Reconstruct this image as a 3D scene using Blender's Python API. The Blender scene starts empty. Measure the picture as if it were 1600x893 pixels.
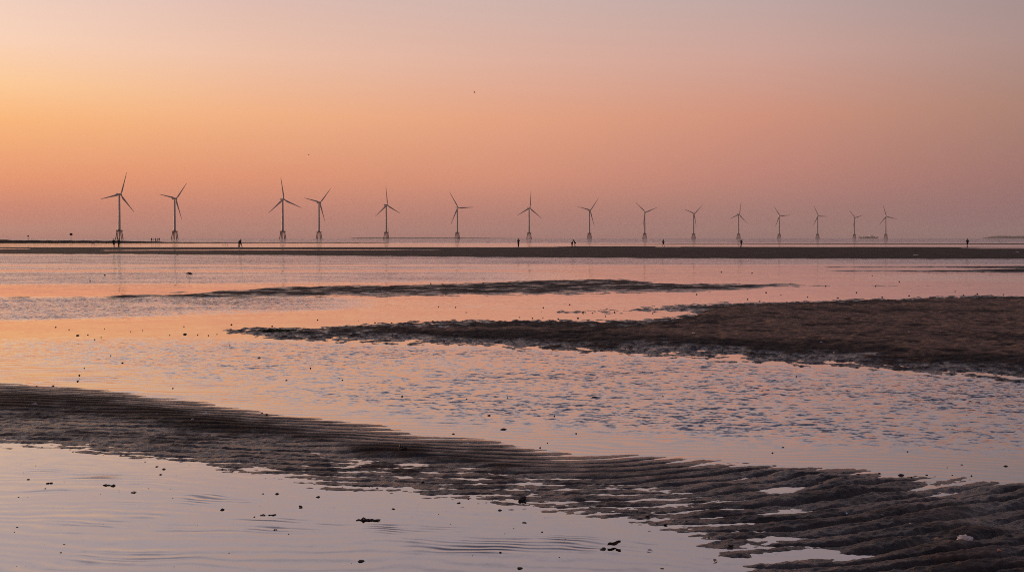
import bpy, bmesh, math, random
import numpy as np
from mathutils import Vector, Matrix, Euler

R = math.radians
random.seed(7)
rng = np.random.default_rng(7)
scene = bpy.context.scene
col = scene.collection

# ------------------------------------------------------------------ camera numbers
CAM_H = 1.9          # eye height above the water (m)
FOC = 1600.0         # focal length in photograph pixels (35 mm equivalent)
U0, V0 = 800.0, 372.0
HF = CAM_H * FOC


def ground_at(u, v, z=0.0):
    """world x, y of the point at height z seen at photograph pixel (u, v)"""
    y = (CAM_H - z) * FOC / (v - V0)
    return (u - U0) / FOC * y, y


# ------------------------------------------------------------------ small helpers
def tag(o, label=None, cat=None, group=None, kind=None):
    if label: o['label'] = label
    if cat: o['category'] = cat
    if group: o['group'] = group
    if kind: o['kind'] = kind
    return o


def empty(name, loc=(0, 0, 0), rz=0.0, scale=1.0):
    o = bpy.data.objects.new(name, None)
    col.objects.link(o)
    o.location = loc
    o.rotation_euler = (0, 0, rz)
    o.scale = (scale,) * 3
    o.empty_display_size = 0.2
    return o


def link_mesh(name, me, mat=None, parent=None, smooth=False):
    o = bpy.data.objects.new(name, me)
    col.objects.link(o)
    if mat is not None and len(me.materials) == 0:
        me.materials.append(mat)
    if parent is not None:
        o.parent = parent
    if smooth:
        me.polygons.foreach_set('use_smooth', [True] * len(me.polygons))
    return o


def bm_obj(name, bm, mat=None, parent=None, smooth=False):
    me = bpy.data.meshes.new(name)
    bmesh.ops.recalc_face_normals(bm, faces=bm.faces[:])
    bm.to_mesh(me)
    bm.free()
    return link_mesh(name, me, mat, parent, smooth)


def lathe(bm, prof, n=16, mat=Matrix.Identity(4), cap=True):
    """prof: list of (radius, z)"""
    rings = []
    for r, z in prof:
        rings.append([bm.verts.new(mat @ Vector((r * math.cos(2 * math.pi * i / n), r * math.sin(2 * math.pi * i / n), z))) for i in range(n)])
    for a, b in zip(rings, rings[1:]):
        for i in range(n):
            bm.faces.new((a[i], a[(i + 1) % n], b[(i + 1) % n], b[i]))
    if cap:
        bm.faces.new(rings[0][::-1])
        bm.faces.new(rings[-1])


def tube(bm, p0, p1, r0, r1=None, n=8):
    p0, p1 = Vector(p0), Vector(p1)
    r1 = r0 if r1 is None else r1
    d = p1 - p0
    q = d.to_track_quat('Z', 'Y').to_matrix().to_4x4()
    lathe(bm, [(r0, 0), (r1, d.length)], n, Matrix.Translation(p0) @ q)


def polytube(bm, pts, radii, n=6):
    """one continuous tube along points"""
    pts = [Vector(p) for p in pts]
    rings = []
    for i, p in enumerate(pts):
        d = (pts[min(i + 1, len(pts) - 1)] - pts[max(i - 1, 0)]).normalized()
        q = d.to_track_quat('Z', 'Y').to_matrix()
        rings.append([bm.verts.new(p + q @ Vector((radii[i] * math.cos(2 * math.pi * k / n), radii[i] * math.sin(2 * math.pi * k / n), 0))) for k in range(n)])
    for a, b in zip(rings, rings[1:]):
        for k in range(n):
            bm.faces.new((a[k], a[(k + 1) % n], b[(k + 1) % n], b[k]))
    bm.faces.new(rings[0][::-1])
    bm.faces.new(rings[-1])


def box(bm, c, s, rot=None, bevel=0.0):
    m = Matrix.Translation(c)
    if rot is not None:
        m = m @ rot
    m = m @ Matrix.Diagonal((s[0], s[1], s[2], 1))
    g = bmesh.ops.create_cube(bm, size=1.0, matrix=m)
    if bevel > 0:
        es = list({e for v in g['verts'] for e in v.link_edges})
        bmesh.ops.bevel(bm, geom=es, offset=bevel, segments=2, affect='EDGES', profile=0.5)


# ------------------------------------------------------------------ gradient noise in numpy
_perm = np.random.default_rng(3).permutation(1024).astype(np.int32)
_ang = np.random.default_rng(4).uniform(0, 2 * np.pi, 1024).astype(np.float32)
_gx, _gy = np.cos(_ang), np.sin(_ang)


def perlin(x, y, seed=0):
    x = np.asarray(x, np.float32) + np.float32(seed * 17.31 + 0.137)
    y = np.asarray(y, np.float32) + np.float32(seed * 9.77 + 0.713)
    xi = np.floor(x).astype(np.int32)
    yi = np.floor(y).astype(np.int32)
    xf = x - xi
    yf = y - yi
    w = xf * xf * xf * (xf * (xf * 6 - 15) + 10)
    t = yf * yf * yf * (yf * (yf * 6 - 15) + 10)

    def g(ix, iy, fx, fy):
        h = _perm[(_perm[ix & 1023] + iy) & 1023]
        return _gx[h] * fx + _gy[h] * fy
    n00 = g(xi, yi, xf, yf)
    n10 = g(xi + 1, yi, xf - 1, yf)
    n01 = g(xi, yi + 1, xf, yf - 1)
    n11 = g(xi + 1, yi + 1, xf - 1, yf - 1)
    a = n00 + (n10 - n00) * w
    b = n01 + (n11 - n01) * w
    return (a + (b - a) * t) * 1.5


def fbm(x, y, seed=0, octv=3, gain=0.5):
    s = 0
    a = 1.0
    f = 1.0
    for i in range(octv):
        s = s + a * perlin(x * f, y * f, seed + i * 5)
        a *= gain
        f *= 2.03
    return s


def sstep(a, b, x):
    t = np.clip((x - a) / (b - a), 0, 1)
    return t * t * (3 - 2 * t)


# ------------------------------------------------------------------ the tidal flat: outlines of the banks (photograph pixels on the ground plane)
def line(*pts):
    p = np.array(pts, float)
    return p[:, 0], p[:, 1]


BANK_D = (line((-900, 560), (-300, 580), (0, 602), (100, 608), (200, 617), (300, 631), (400, 648), (500, 661), (600, 674), (700, 687), (800, 700), (900, 710), (1000, 718), (1100, 726), (1200, 731), (1300, 738), (1400, 748), (1500, 757), (1600, 765), (2000, 800), (2600, 850)),
          line((-900, 640), (-300, 668), (0, 686), (100, 692), (200, 703), (300, 714), (400, 727), (500, 742), (600, 752), (700, 765), (800, 775), (900, 785), (1000, 797), (1050, 806), (1100, 824), (1130, 845), (1160, 872), (1190, 900), (1300, 1000), (1500, 1400), (2600, 1600)))
BANK_C = (line((-900, 540), (325, 530), (350, 517.5), (365, 515.5), (400, 514), (450, 513), (550, 509), (650, 504), (750, 502), (850, 501), (950, 501), (1000, 500), (1050, 496), (1090, 490), (1110, 478), (1150, 475), (1200, 473), (1300, 470), (1400, 466), (1500, 463.5), (1600, 463), (2600, 455)),
          line((-900, 500), (325, 508), (350, 516.8), (365, 518), (400, 522), (450, 526), (550, 531), (650, 534), (750, 537), (850, 542), (950, 547), (1000, 551), (1100, 556), (1200, 562), (1300, 569), (1400, 576), (1500, 582), (1600, 589), (2600, 640)))
LIMB_C = (line((-900, 500), (855, 496), (872, 487.0), (930, 484.5), (1000, 481), (1050, 477.5), (1100, 475), (1200, 473), (2600, 473)),
          line((-900, 476), (855, 478), (872, 486.9), (930, 486.5), (1000, 484), (1050, 484), (1085, 487), (1110, 491), (1200, 496), (2600, 496)))
BANK_B = (line((-900, 466), (150, 465), (185, 462.2), (300, 458.0), (400, 451), (500, 447), (600, 446), (700, 444), (800, 440), (900, 436.5), (960, 436), (1000, 438.5), (1050, 444), (1100, 444), (1160, 443.6), (1235, 443), (1260, 447), (2600, 447)),
          line((-900, 463), (150, 463), (185, 464.4), (300, 464.5), (400, 464), (500, 463), (700, 461), (800, 460), (900, 458), (1000, 456), (1100, 454.5), (1160, 452), (1200, 449), (1255, 446), (1265, 445), (2600, 445)))
STRIP_F = (line((-900, 418), (1270, 418), (1300, 416.8), (1450, 416), (1600, 415.5), (2600, 414)),
           line((-900, 416), (1270, 416), (1300, 417.3), (1450, 417.6), (1600, 419.5), (2600, 422)))
STRIP_G = (line((-900, 424), (1260, 424), (1290, 422.6), (1400, 422.3), (1500, 422), (1560, 420.5), (1600, 420), (2600, 418)),
           line((-900, 422), (1260, 422), (1290, 423.4), (1400, 424.2), (1500, 425.3), (1600, 426), (2600, 428)))
BANK_A = (line((-900, 387), (0, 386.0), (400, 386.2), (800, 386.2), (870, 385.5), (900, 384.6), (1000, 384.4), (1080, 385.4), (1200, 385.6), (1600, 386), (2600, 386)),
          line((-900, 394), (0, 396.6), (200, 397.4), (400, 398.8), (600, 400.5), (800, 402.3), (1000, 403.6), (1200, 404.6), (1600, 405.3), (2600, 406)))
STRIP_E = (line((-900, 383), (840, 383), (900, 381.6), (1100, 381.0), (1600, 380.3), (2600, 380)),
           line((-900, 381), (840, 381), (900, 382.0), (1100, 382.2), (1600, 381.9), (2600, 381.8)))
SLITS_A = [  # narrow strips of standing water on the far bank
    (line((-900, 388.2), (0, 388.2), (45, 388.6), (60, 389.6), (2600, 389.6)), line((-900, 389.6), (0, 389.4), (45, 389.0), (60, 388.5), (2600, 388.5))),
    (line((-900, 391.7), (145, 391.7), (165, 391.0), (250, 390.2), (420, 389.8), (640, 390.4), (720, 391.0), (2600, 391)),
     line((-900, 390.7), (145, 390.7), (165, 391.8), (250, 391.6), (420, 391.0), (640, 390.9), (720, 390.3), (2600, 390))),
    (line((-900, 398), (150, 398), (175, 396.9), (240, 397.3), (300, 399), (2600, 399)), line((-900, 396), (150, 396.4), (175, 397.6), (240, 398.3), (300, 398), (2600, 398))),
    (line((-900, 388.6), (1480, 388.6), (1510, 387.3), (1600, 386.8), (2600, 386.6)), line((-900, 387.2), (1480, 387.2), (1510, 388.2), (1600, 388.4), (2600, 388.6))),
    (line((-900, 387), (1000, 387), (1030, 385.8), (1060, 385.8), (1080, 387), (2600, 387)), line((-900, 386), (1000, 386), (1030, 386.4), (1060, 386.3), (1080, 386), (2600, 386))),
]


def sdepth(u, y, bank):
    (tu, tv), (bu, bv) = bank
    yf = HF / (np.interp(u, tu, tv) - V0)
    yn = HF / (np.interp(u, bu, bv) - V0)
    return np.minimum(yf - y, y - yn), yf, yn


def crest_shift(x):
    """ripple crests run a little towards the viewer on the left and swing away on the right"""
    # slope of the crest dy/dx: -0.14 on the left to +0.55 on the right, integrated
    a, b, c, w = -0.14, 0.58, 1.35, 0.9
    return a * x + (b - a) * w * np.logaddexp(0, (x - c) / w) * 0.97


def sand_height(x, y):
    x = np.asarray(x, np.float64)
    y = np.asarray(y, np.float64)
    u = U0 + FOC * x / y
    near = y < 60
    # --- default bed under the water
    h = -0.013 - 0.045 * sstep(13, 17, y) - 0.06 * sstep(40, 80, y) - 0.4 * sstep(300, 600, y)
    h = h + 0.003 * perlin(x * 0.9, y * 0.9, 2)

    # --- foreground bar with ripples
    wob = 0.10 * fbm(x * 1.1, y * 1.1, 11, 2)
    e, yf, yn = sdepth(u, y, BANK_D)
    e = e + wob
    e = np.minimum(e, (yf - y) + wob - 0.10 - 0.16 * sstep(-1.0, 0.8, x) - 0.16 * sstep(0.9, 2.2, x))
    s = np.clip((yf - y) / np.maximum(yf - yn, 0.2), 0, 1)
    right = sstep(0.9, 2.6, x - 0.18 * (7.5 - y))         # bigger, rougher ripples on the right
    left = sstep(-1.2, -3.0, x)
    midx = sstep(-0.6, 0.6, x) * (1 - sstep(1.9, 2.7, x))
    top = 0.034 - 0.004 * right - 0.021 * midx + 0.014 * sstep(2.3, 3.0, x)
    low = 0.0020 + 0.0085 * left + 0.020 * sstep(1.6, 3.3, x)
    split = 0.50 + 0.10 * perlin(x * 0.8, y * 0.8, 14)
    prof = top + (low - top) * sstep(split - 0.12, split + 0.12, s)
    baseD = np.where(e > 0, np.minimum(0.034 * e, prof), np.maximum(0.030 * e, -0.05))
    lam = 0.176 + 0.040 * right
    w = y - crest_shift(x) - 6.9
    warp = 0.035 * perlin(x * 0.9, y * 1.3, 21) + 0.022 * perlin(x * 2.4, y * 3.0, 22) * (0.55 + 0.9 * right + 1.2 * sstep(split - .1, split + .15, s)) + 0.03 * right * perlin(x * 1.3 + y, y * 2.0, 23)
    ph = 2 * np.pi * (w + warp * 1.3) / lam
    # merge the two wavelengths without a visible phase tear: the wavelength changes with x only
    ph = ph + 0.85 * np.sin(ph)                            # steeper face towards the viewer
    r = 1 - 2 * (1 - np.abs(np.sin(ph * 0.5))) ** 1.35
    amp = (0.0155 + 0.024 * right) * (0.78 + (0.45 + 0.5 * right) * perlin(x * 1.5, y * 2.4, 31))
    lowband = sstep(split - 0.1, split + 0.15, s) * (1 - 0.55 * right)
    lump = fbm(x * 4.0 , (y - crest_shift(x)) * 8.0, 41, 3)
    lump2 = fbm(x * 16, y * 18, 45, 2)
    baseD = baseD - (0.0045 - 0.003 * left) * sstep(-0.3, 0.4, e)
    hD = baseD + amp * r * (1 - 0.25 * lowband) + lump * (0.0016 + 0.0075 * lowband + 0.006 * right) + lump2 * (0.0014 + 0.0034 * lowband + 0.0056 * right) + 0.004 * right * np.abs(perlin(x * 9, (y - crest_shift(x)) * 13, 47))
    # standing puddles in the right part
    for (pu, pv, rx, ry, dd) in ((1235, 797, .28, .14, .04), (1225, 767, .26, .14, .035), (1262, 866, .36, .09, .04), (1352, 868, .20, .07, .04), (1440, 857, .12, .05, .03), (1215, 842, .22, .07, .02)):
        cx, cy = ground_at(pu, pv)
        dx = (x - cx)
        dyy = (y - cy) - 0.35 * dx
        hD = hD - dd * np.exp(-((dx / rx) ** 2 + (dyy / ry) ** 2) * 1.2)
    mD = sstep(-1.1, -0.1, e)
    h = np.where(y < 16, np.maximum(h, -0.02 + 0 * h) * (1 - mD) + hD * mD, h)

    # --- middle bar
    for bank, cap, slope, amp2, seed in ((BANK_C, 0.098, 0.032, 0.030, 51), (LIMB_C, 0.028, 0.022, 0.03, 57)):
        e, yf, yn = sdepth(u, y, bank)
        e = e + 0.55 * fbm(x * 0.55, y * 0.55, seed, 3) * sstep(12, 18, y)
        edge = 1 - 0.66 * sstep(0.4, 2.6, e)
        lumps = fbm(x * 2.6, y * 2.4, seed + 1, 4, 0.6)
        lumps = np.where(lumps > 0, lumps, lumps * 1.6)
        hh = np.clip(slope * e, -0.05, cap) + lumps * amp2 * edge + 0.010 * fbm(x * 7, y * 7, seed + 3, 3)
        hh = hh - 0.030 * sstep(0.30, 0.62, perlin(x * 1.9, y * 1.5, seed + 7)) * sstep(0.6, 2.0, e) + 0.012 * fbm(x * 0.6, y * 0.5, seed + 9, 2) * sstep(0.5, 3, e)
        m = sstep(-2.0, -0.4, e) * ((y > 12.5) & (y < 45))
        h = np.where(m > 0, np.maximum(h, hh * m + h * (1 - m)), h)
    # --- flat bars further out
    for bank, cap, slope, amp2, sc, y0, y1, seed in ((BANK_B, 0.036, 0.024, 0.030, 1.1, 30, 62, 61), (STRIP_F, 0.05, 0.03, 0.014, 0.5, 50, 95, 64), (STRIP_G, 0.06, 0.03, 0.014, 0.5, 45, 80, 66)):
        e, yf, yn = sdepth(u, y, bank)
        e = e + (0.85 if y0 == 30 else 0.5) * fbm(x * 0.45, y * 0.6, seed, 3)
        hh = np.clip(slope * e, -0.1, cap) + amp2 * fbm(x * sc, y * sc, seed + 1, 3) + 0.010 * fbm(x * 4, y * 4, seed + 2, 3)
        m = ((y > y0) & (y < y1) & (e > -2.5))
        h = np.where(m, np.maximum(h, hh), h)
    e, yf, yn = sdepth(u, y, BANK_A)
    e = e + 1.6 * fbm(x * 0.06, y * 0.12, 71, 3)
    hh = np.clip(0.02 * e, -0.15, 0.055) + 0.014 * fbm(x * 0.25, y * 0.25, 73, 3)
    for sl in SLITS_A:
        es, _, _ = sdepth(u, y, sl)
        hh = hh - sstep(-1.5, 1.0, es) * (0.2)
    h = np.where((y > 70) & (y < 270) & (e > -8), np.maximum(h, hh), h)
    e, yf, yn = sdepth(u, y, STRIP_E)
    e = e + 4 * fbm(x * 0.02, y * 0.03, 75, 2)
    hh = np.clip(0.012 * e, -0.15, 0.10)
    h = np.where((y > 250) & (y < 480) & (e > -10), np.maximum(h, hh), h)
    return h


def ground_z(x, y):
    return float(sand_height(np.array([x]), np.array([y]))[0])


def fan_grid(name, rows, ncol, spread, extra):
    """ground sheet: rows at growing distances, each row a straight line across"""
    rows = np.asarray(rows)
    t = np.linspace(-1, 1, ncol)
    half = spread * rows + extra
    X = t[None, :] * half[:, None]
    Y = np.repeat(rows[:, None], ncol, 1)
    return X, Y


def grid_mesh(name, X, Y, Z):
    nr, nc = X.shape
    me = bpy.data.meshes.new(name)
    me.vertices.add(nr * nc)
    co = np.stack([X, Y, Z], -1).astype(np.float32).reshape(-1)
    me.vertices.foreach_set('co', co)
    i = np.arange(nr * nc, dtype=np.int32).reshape(nr, nc)
    q = np.stack([i[:-1, :-1], i[:-1, 1:], i[1:, 1:], i[1:, :-1]], -1).reshape(-1, 4)
    nf = len(q)
    me.loops.add(nf * 4)
    me.loops.foreach_set('vertex_index', q.reshape(-1))
    me.polygons.add(nf)
    me.polygons.foreach_set('loop_start', np.arange(nf, dtype=np.int32) * 4)
    me.polygons.foreach_set('loop_total', np.full(nf, 4, np.int32))
    me.polygons.foreach_set('use_smooth', np.ones(nf, bool))
    me.update(calc_edges=True)
    return me


def make_rows(y0, y1, fn):
    out = [y0]
    while out[-1] < y1:
        out.append(out[-1] + fn(out[-1]))
    return out


# ------------------------------------------------------------------ materials
class NT:
    """a few shortcuts for node trees"""
    def __init__(self, nt):
        self.nt = nt
        nt.nodes.clear()

    def n(self, typ, **kw):
        nd = self.nt.nodes.new(typ)
        for k, v in kw.items():
            setattr(nd, k, v)
        return nd

    def put(self, sock, val):
        if val is None:
            return
        if isinstance(val, bpy.types.NodeSocket):
            self.nt.links.new(val, sock)
        else:
            sock.default_value = val

    def math(self, op, a, b=None, c=None, clamp=False):
        nd = self.n('ShaderNodeMath', operation=op, use_clamp=clamp)
        self.put(nd.inputs[0], a)
        self.put(nd.inputs[1], b)
        self.put(nd.inputs[2], c)
        return nd.outputs[0]

    def mapr(self, v, a, b, c, d, smooth=False):
        nd = self.n('ShaderNodeMapRange')
        if smooth:
            nd.interpolation_type = 'SMOOTHSTEP'
        self.put(nd.inputs[0], v)
        for i, x in enumerate((a, b, c, d)):
            self.put(nd.inputs[i + 1], x)
        return nd.outputs[0]

    def mixc(self, f, a, b):
        nd = self.n('ShaderNodeMix', data_type='RGBA')
        self.put(nd.inputs[0], f)
        self.put(nd.inputs[6], a)
        self.put(nd.inputs[7], b)
        return nd.outputs[2]

    def noise(self, vec, scale, detail=3.0, rough=0.55, dist=0.0, dim='3D'):
        nd = self.n('ShaderNodeTexNoise', noise_dimensions=dim)
        self.put(nd.inputs['Vector'], vec)
        nd.inputs['Scale'].default_value = scale
        nd.inputs['Detail'].default_value = detail
        nd.inputs['Roughness'].default_value = rough
        nd.inputs['Distortion'].default_value = dist
        return nd

    def scale(self, vec, s):
        nd = self.n('ShaderNodeVectorMath', operation='MULTIPLY')
        self.put(nd.inputs[0], vec)
        nd.inputs[1].default_value = s
        return nd.outputs[0]

    def sep(self, vec):
        nd = self.n('ShaderNodeSeparateXYZ')
        self.put(nd.inputs[0], vec)
        return nd.outputs

    def attr(self, name):
        return self.n('ShaderNodeAttribute', attribute_name=name).outputs['Fac']

    def out(self, surf=None, vol=None):
        o = self.n('ShaderNodeOutputMaterial')
        if surf is not None:
            self.nt.links.new(surf, o.inputs['Surface'])
        if vol is not None:
            self.nt.links.new(vol, o.inputs['Volume'])


def new_mat(name):
    m = bpy.data.materials.new(name)
    m.use_nodes = True
    return m, NT(m.node_tree)


def c4(r, g, b):
    return (r, g, b, 1.0)


def simple_mat(name, c, rough=0.6, var=0.25, scale=4.0, spec=0.4, bump=0.0, c2=None):
    m, t = new_mat(name)
    tc = t.n('ShaderNodeTexCoord').outputs['Object']
    nz = t.noise(tc, scale, 4)
    lo = c2 if c2 else tuple(x * (1 - var) for x in c)
    hi = tuple(min(1, x * (1 + var)) for x in c) if not c2 else c
    colr = t.mixc(t.mapr(nz.outputs['Fac'], 0.35, 0.65, 0, 1), c4(*lo), c4(*hi))
    p = t.n('ShaderNodeBsdfPrincipled')
    t.put(p.inputs['Base Color'], colr)
    t.put(p.inputs['Roughness'], t.mapr(nz.outputs['Fac'], 0.3, 0.7, rough * 0.85, min(1, rough * 1.15)))
    p.inputs['Specular IOR Level'].default_value = spec
    if bump > 0:
        b = t.n('ShaderNodeBump')
        b.inputs['Strength'].default_value = 1.0
        b.inputs['Distance'].default_value = bump
        t.put(b.inputs['Height'], nz.outputs['Fac'])
        t.put(p.inputs['Normal'], b.outputs[0])
    t.out(p.outputs[0])
    return m


def sand_material():
    m, t = new_mat('wet_sand')
    geo = t.n('ShaderNodeNewGeometry')
    pos = geo.outputs['Position']
    x, y, z = t.sep(pos)
    big = t.noise(pos, 0.45, 3).outputs['Fac']
    mid = t.noise(pos, 5.0, 4, 0.6).outputs['Fac']
    fine = t.noise(pos, 90.0, 3, 0.65).outputs['Fac']
    # grain colour: grey brown silt to warmer sand
    ca = t.mixc(t.mapr(big, 0.35, 0.65, 0, 1), c4(0.040, 0.027, 0.023), c4(0.085, 0.052, 0.038))
    cb = t.mixc(t.mapr(mid, 0.36, 0.62, 0, 1), c4(0.022, 0.016, 0.015), ca)
    # dark organic stains
    st = t.mapr(t.noise(t.scale(pos, (2.2, 3.4, 3.0)), 1.6, 5, 0.65, 0.6).outputs['Fac'], 0.56, 0.68, 0, 1, True)
    cb = t.mixc(t.math('MULTIPLY', st, 0.75), cb, c4(0.016, 0.014, 0.015))
    cb = t.mixc(t.mapr(fine, 0.62, 0.75, 0, 0.55), cb, c4(0.26, 0.19, 0.155))
    dry = t.mapr(t.math('ADD', z, t.mapr(big, 0.3, 0.7, -0.034, 0.026)), 0.055, 0.105, 0, 1, True)
    cb = t.mixc(t.math('MULTIPLY', dry, 0.85), cb, t.mixc(t.mapr(mid, 0.36, 0.6, 0, 1), c4(0.115, 0.072, 0.054), c4(0.34, 0.205, 0.14)))
    # wetness: near the water table the surface film is glossy
    zz = t.math('ADD', z, t.mapr(mid, 0.3, 0.7, -0.010, 0.010))
    zz = t.math('ADD', zz, t.mapr(t.noise(t.scale(pos, (0.5, 0.8, 1)), 1.0, 2).outputs['Fac'], 0.3, 0.7, -0.018, 0.018))
    wet = t.mapr(zz, 0.006, t.math('ADD', t.math('MULTIPLY', t.attr('damp'), 0.055), 0.046), 1.0, 0.0, True)
    wetn = t.math('MULTIPLY', wet, t.mapr(t.noise(pos, 2.2, 3).outputs['Fac'], 0.35, 0.6, 0.55, 1.0))
    dk = t.n('ShaderNodeVectorMath', operation='MULTIPLY')
    t.put(dk.inputs[0], cb)
    dk.inputs[1].default_value = (0.62, 0.70, 0.80)
    cb = t.mixc(t.attr('damp'), cb, dk.outputs[0])          # soaked sand is darker and greyer
    p = t.n('ShaderNodeBsdfPrincipled')
    t.put(p.inputs['Base Color'], cb)
    t.put(p.inputs['Roughness'], t.mapr(wetn, 0, 1, 0.75, 0.14))
    t.put(p.inputs['Specular IOR Level'], t.mapr(wetn, 0, 1, 0.08, 0.65))
    b = t.n('ShaderNodeBump')
    b.inputs['Strength'].default_value = 1.0
    b.inputs['Distance'].default_value = 0.015
    hsum = t.math('ADD', t.math('MULTIPLY', t.noise(pos, 38.0, 4, 0.6).outputs['Fac'], 1.0), t.math('MULTIPLY', fine, 0.45))
    t.put(b.inputs['Height'], hsum)
    t.put(p.inputs['Normal'], b.outputs[0])
    t.out(p.outputs[0])
    return m


def water_material():
    m, t = new_mat('water')
    geo = t.n('ShaderNodeNewGeometry')
    pos = geo.outputs['Position']
    x, y, z = t.sep(pos)
    ruf = t.attr('ruffle')
    lin = t.attr('lines')
    stk = t.attr('streak')
    sea = t.attr('sea')

    def centred(sock, amp):
        return t.math('MULTIPLY', t.math('SUBTRACT', sock, 0.5), amp)
    # wind wavelets, two sizes, elongated across the wind
    patch = t.math('MULTIPLY', t.mapr(t.noise(t.scale(pos, (0.35, 0.55, 1)), 1.0, 3).outputs['Fac'], 0.32, 0.66, 0.5, 1.25), t.mapr(t.noise(t.scale(pos, (0.06, 0.22, 1)), 1.0, 3).outputs['Fac'], 0.35, 0.62, 0.5, 1.35))
    n1 = t.noise(t.scale(pos, (6.2, 8.6, 1)), 1.0, 2.0, 0.5, 0.5)
    n2 = t.noise(t.scale(pos, (13.0, 18.0, 1)), 1.0, 2.0, 0.55, 0.2)
    c1 = t.n('ShaderNodeSeparateColor')
    t.put(c1.inputs[0], n1.outputs['Color'])
    c2 = t.n('ShaderNodeSeparateColor')
    t.put(c2.inputs[0], n2.outputs['Color'])
    a = t.math('MULTIPLY', ruf, patch)
    sx = t.math('ADD', centred(c1.outputs[0], 1.2), centred(c2.outputs[0], 0.45))
    sy = t.math('ADD', centred(c1.outputs[1], 1.5), centred(c2.outputs[1], 1.25))
    wph = t.math('ADD', t.math('ADD', t.math('MULTIPLY', y, 6.3), t.math('MULTIPLY', x, 0.8)),
                 t.math('ADD', t.math('MULTIPLY', t.noise(t.scale(pos, (1.8, 2.2, 1)), 1.0, 2, 0.5).outputs['Fac'], 4.4), t.math('MULTIPLY', t.noise(t.scale(pos, (5.0, 4.0, 1)), 1.0, 1, 0.5).outputs['Fac'], 0.9)))
    wv = t.math('SINE', t.math('MULTIPLY', wph, 6.2832))
    sy = t.math('ADD', sy, t.math('MULTIPLY', wv, 0.10))
    n6 = t.noise(t.scale(pos, (22.0, 30.0, 1)), 1.0, 1.0, 0.5)
    c6 = t.n('ShaderNodeSeparateColor')
    t.put(c6.inputs[0], n6.outputs['Color'])
    sy = t.math('ADD', sy, centred(c6.outputs[1], 0.7))
    sx = t.math('ADD', sx, centred(c6.outputs[0], 0.5))
    sx = t.math('MULTIPLY', sx, a)
    sy = t.math('MULTIPLY', sy, a)
    sy = t.math('MAXIMUM', t.math('ADD', sy, t.math('MULTIPLY', a, 0.055)), -0.008)
    # long thin ripples on the calm sheet
    wn = t.noise(t.scale(pos, (0.5, 0.9, 1)), 1.0, 3).outputs['Fac']
    ph = t.math('ADD', t.math('MULTIPLY', t.math('SUBTRACT', y, t.math('MULTIPLY', x, -0.12)), 46.0), t.math('MULTIPLY', wn, 40.0))
    ln = t.math('MULTIPLY', t.math('SINE', ph), t.mapr(t.noise(t.scale(pos, (0.6, 2.0, 1)), 1.1, 2).outputs['Fac'], 0.35, 0.7, 0.1, 1.3))
    sy = t.math('ADD', sy, t.math('MULTIPLY', ln, t.math('MULTIPLY', lin, 0.030)))
    stk = t.math('ADD', stk, t.math('MULTIPLY', t.mapr(t.noise(t.scale(pos, (0.55, 2.0, 1)), 1.0, 3, 0.6).outputs['Fac'], 0.57, 0.70, 0.0, 0.36, True), lin))
    sy = t.math('ADD', sy, t.math('MULTIPLY', t.math('ADD', t.math('SINE', t.math('MULTIPLY', ph, 1.9)), 0.6), t.math('MULTIPLY', t.math('MULTIPLY', stk, t.mapr(t.noise(t.scale(pos, (2.2, 5.0, 1)), 1.0, 2).outputs['Fac'], 0.35, 0.62, 0.15, 1.2)), 0.19)))
    # faint swell everywhere
    n3 = t.noise(t.scale(pos, (0.8, 1.5, 1)), 1.0, 2, 0.5)
    c3 = t.n('ShaderNodeSeparateColor')
    t.put(c3.inputs[0], n3.outputs['Color'])
    sx = t.math('ADD', sx, centred(c3.outputs[0], 0.012))
    sy = t.math('ADD', sy, centred(c3.outputs[1], 0.030))
    # open sea: chop
    n4 = t.noise(t.scale(pos, (0.35, 0.30, 1)), 1.0, 4, 0.7)
    c5 = t.n('ShaderNodeSeparateColor')
    t.put(c5.inputs[0], n4.outputs['Color'])
    sy = t.math('ADD', sy, t.math('MULTIPLY', t.math('MAXIMUM', centred(c5.outputs[1], 6.0), -0.02), sea))
    sx = t.math('ADD', sx, t.math('MULTIPLY', centred(c5.outputs[0], 0.6), sea))
    cb = t.n('ShaderNodeCombineXYZ')
    t.put(cb.inputs[0], t.math('MULTIPLY', sx, -1.0))
    t.put(cb.inputs[1], t.math('MULTIPLY', sy, -1.0))
    cb.inputs[2].default_value = 1.0
    nm = t.n('ShaderNodeVectorMath', operation='NORMALIZE')
    t.put(nm.inputs[0], cb.outputs[0])
    nrm = nm.outputs[0]
    fr = t.n('ShaderNodeFresnel')
    fr.inputs['IOR'].default_value = 1.36
    t.put(fr.inputs['Normal'], nrm)
    fac = t.mapr(fr.outputs[0], 0.0, 0.70, 0.32, 1.0)
    gl = t.n('ShaderNodeBsdfGlossy')
    gl.inputs['Color'].default_value = c4(0.97, 0.97, 0.98)
    gl.inputs['Roughness'].default_value = 0.03
    t.put(gl.inputs['Normal'], nrm)
    tr = t.n('ShaderNodeBsdfTransparent')
    tr.inputs['Color'].default_value = c4(0.86, 0.82, 0.80)
    mx = t.n('ShaderNodeMixShader')
    t.put(mx.inputs[0], fac)
    t.nt.links.new(tr.outputs[0], mx.inputs[1])
    t.nt.links.new(gl.outputs[0], mx.inputs[2])
    t.out(mx.outputs[0])
    return m


# ------------------------------------------------------------------ build the ground and the water
def px_row(y):      # metres of ground per photograph pixel row at distance y
    return y * y / HF


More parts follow.
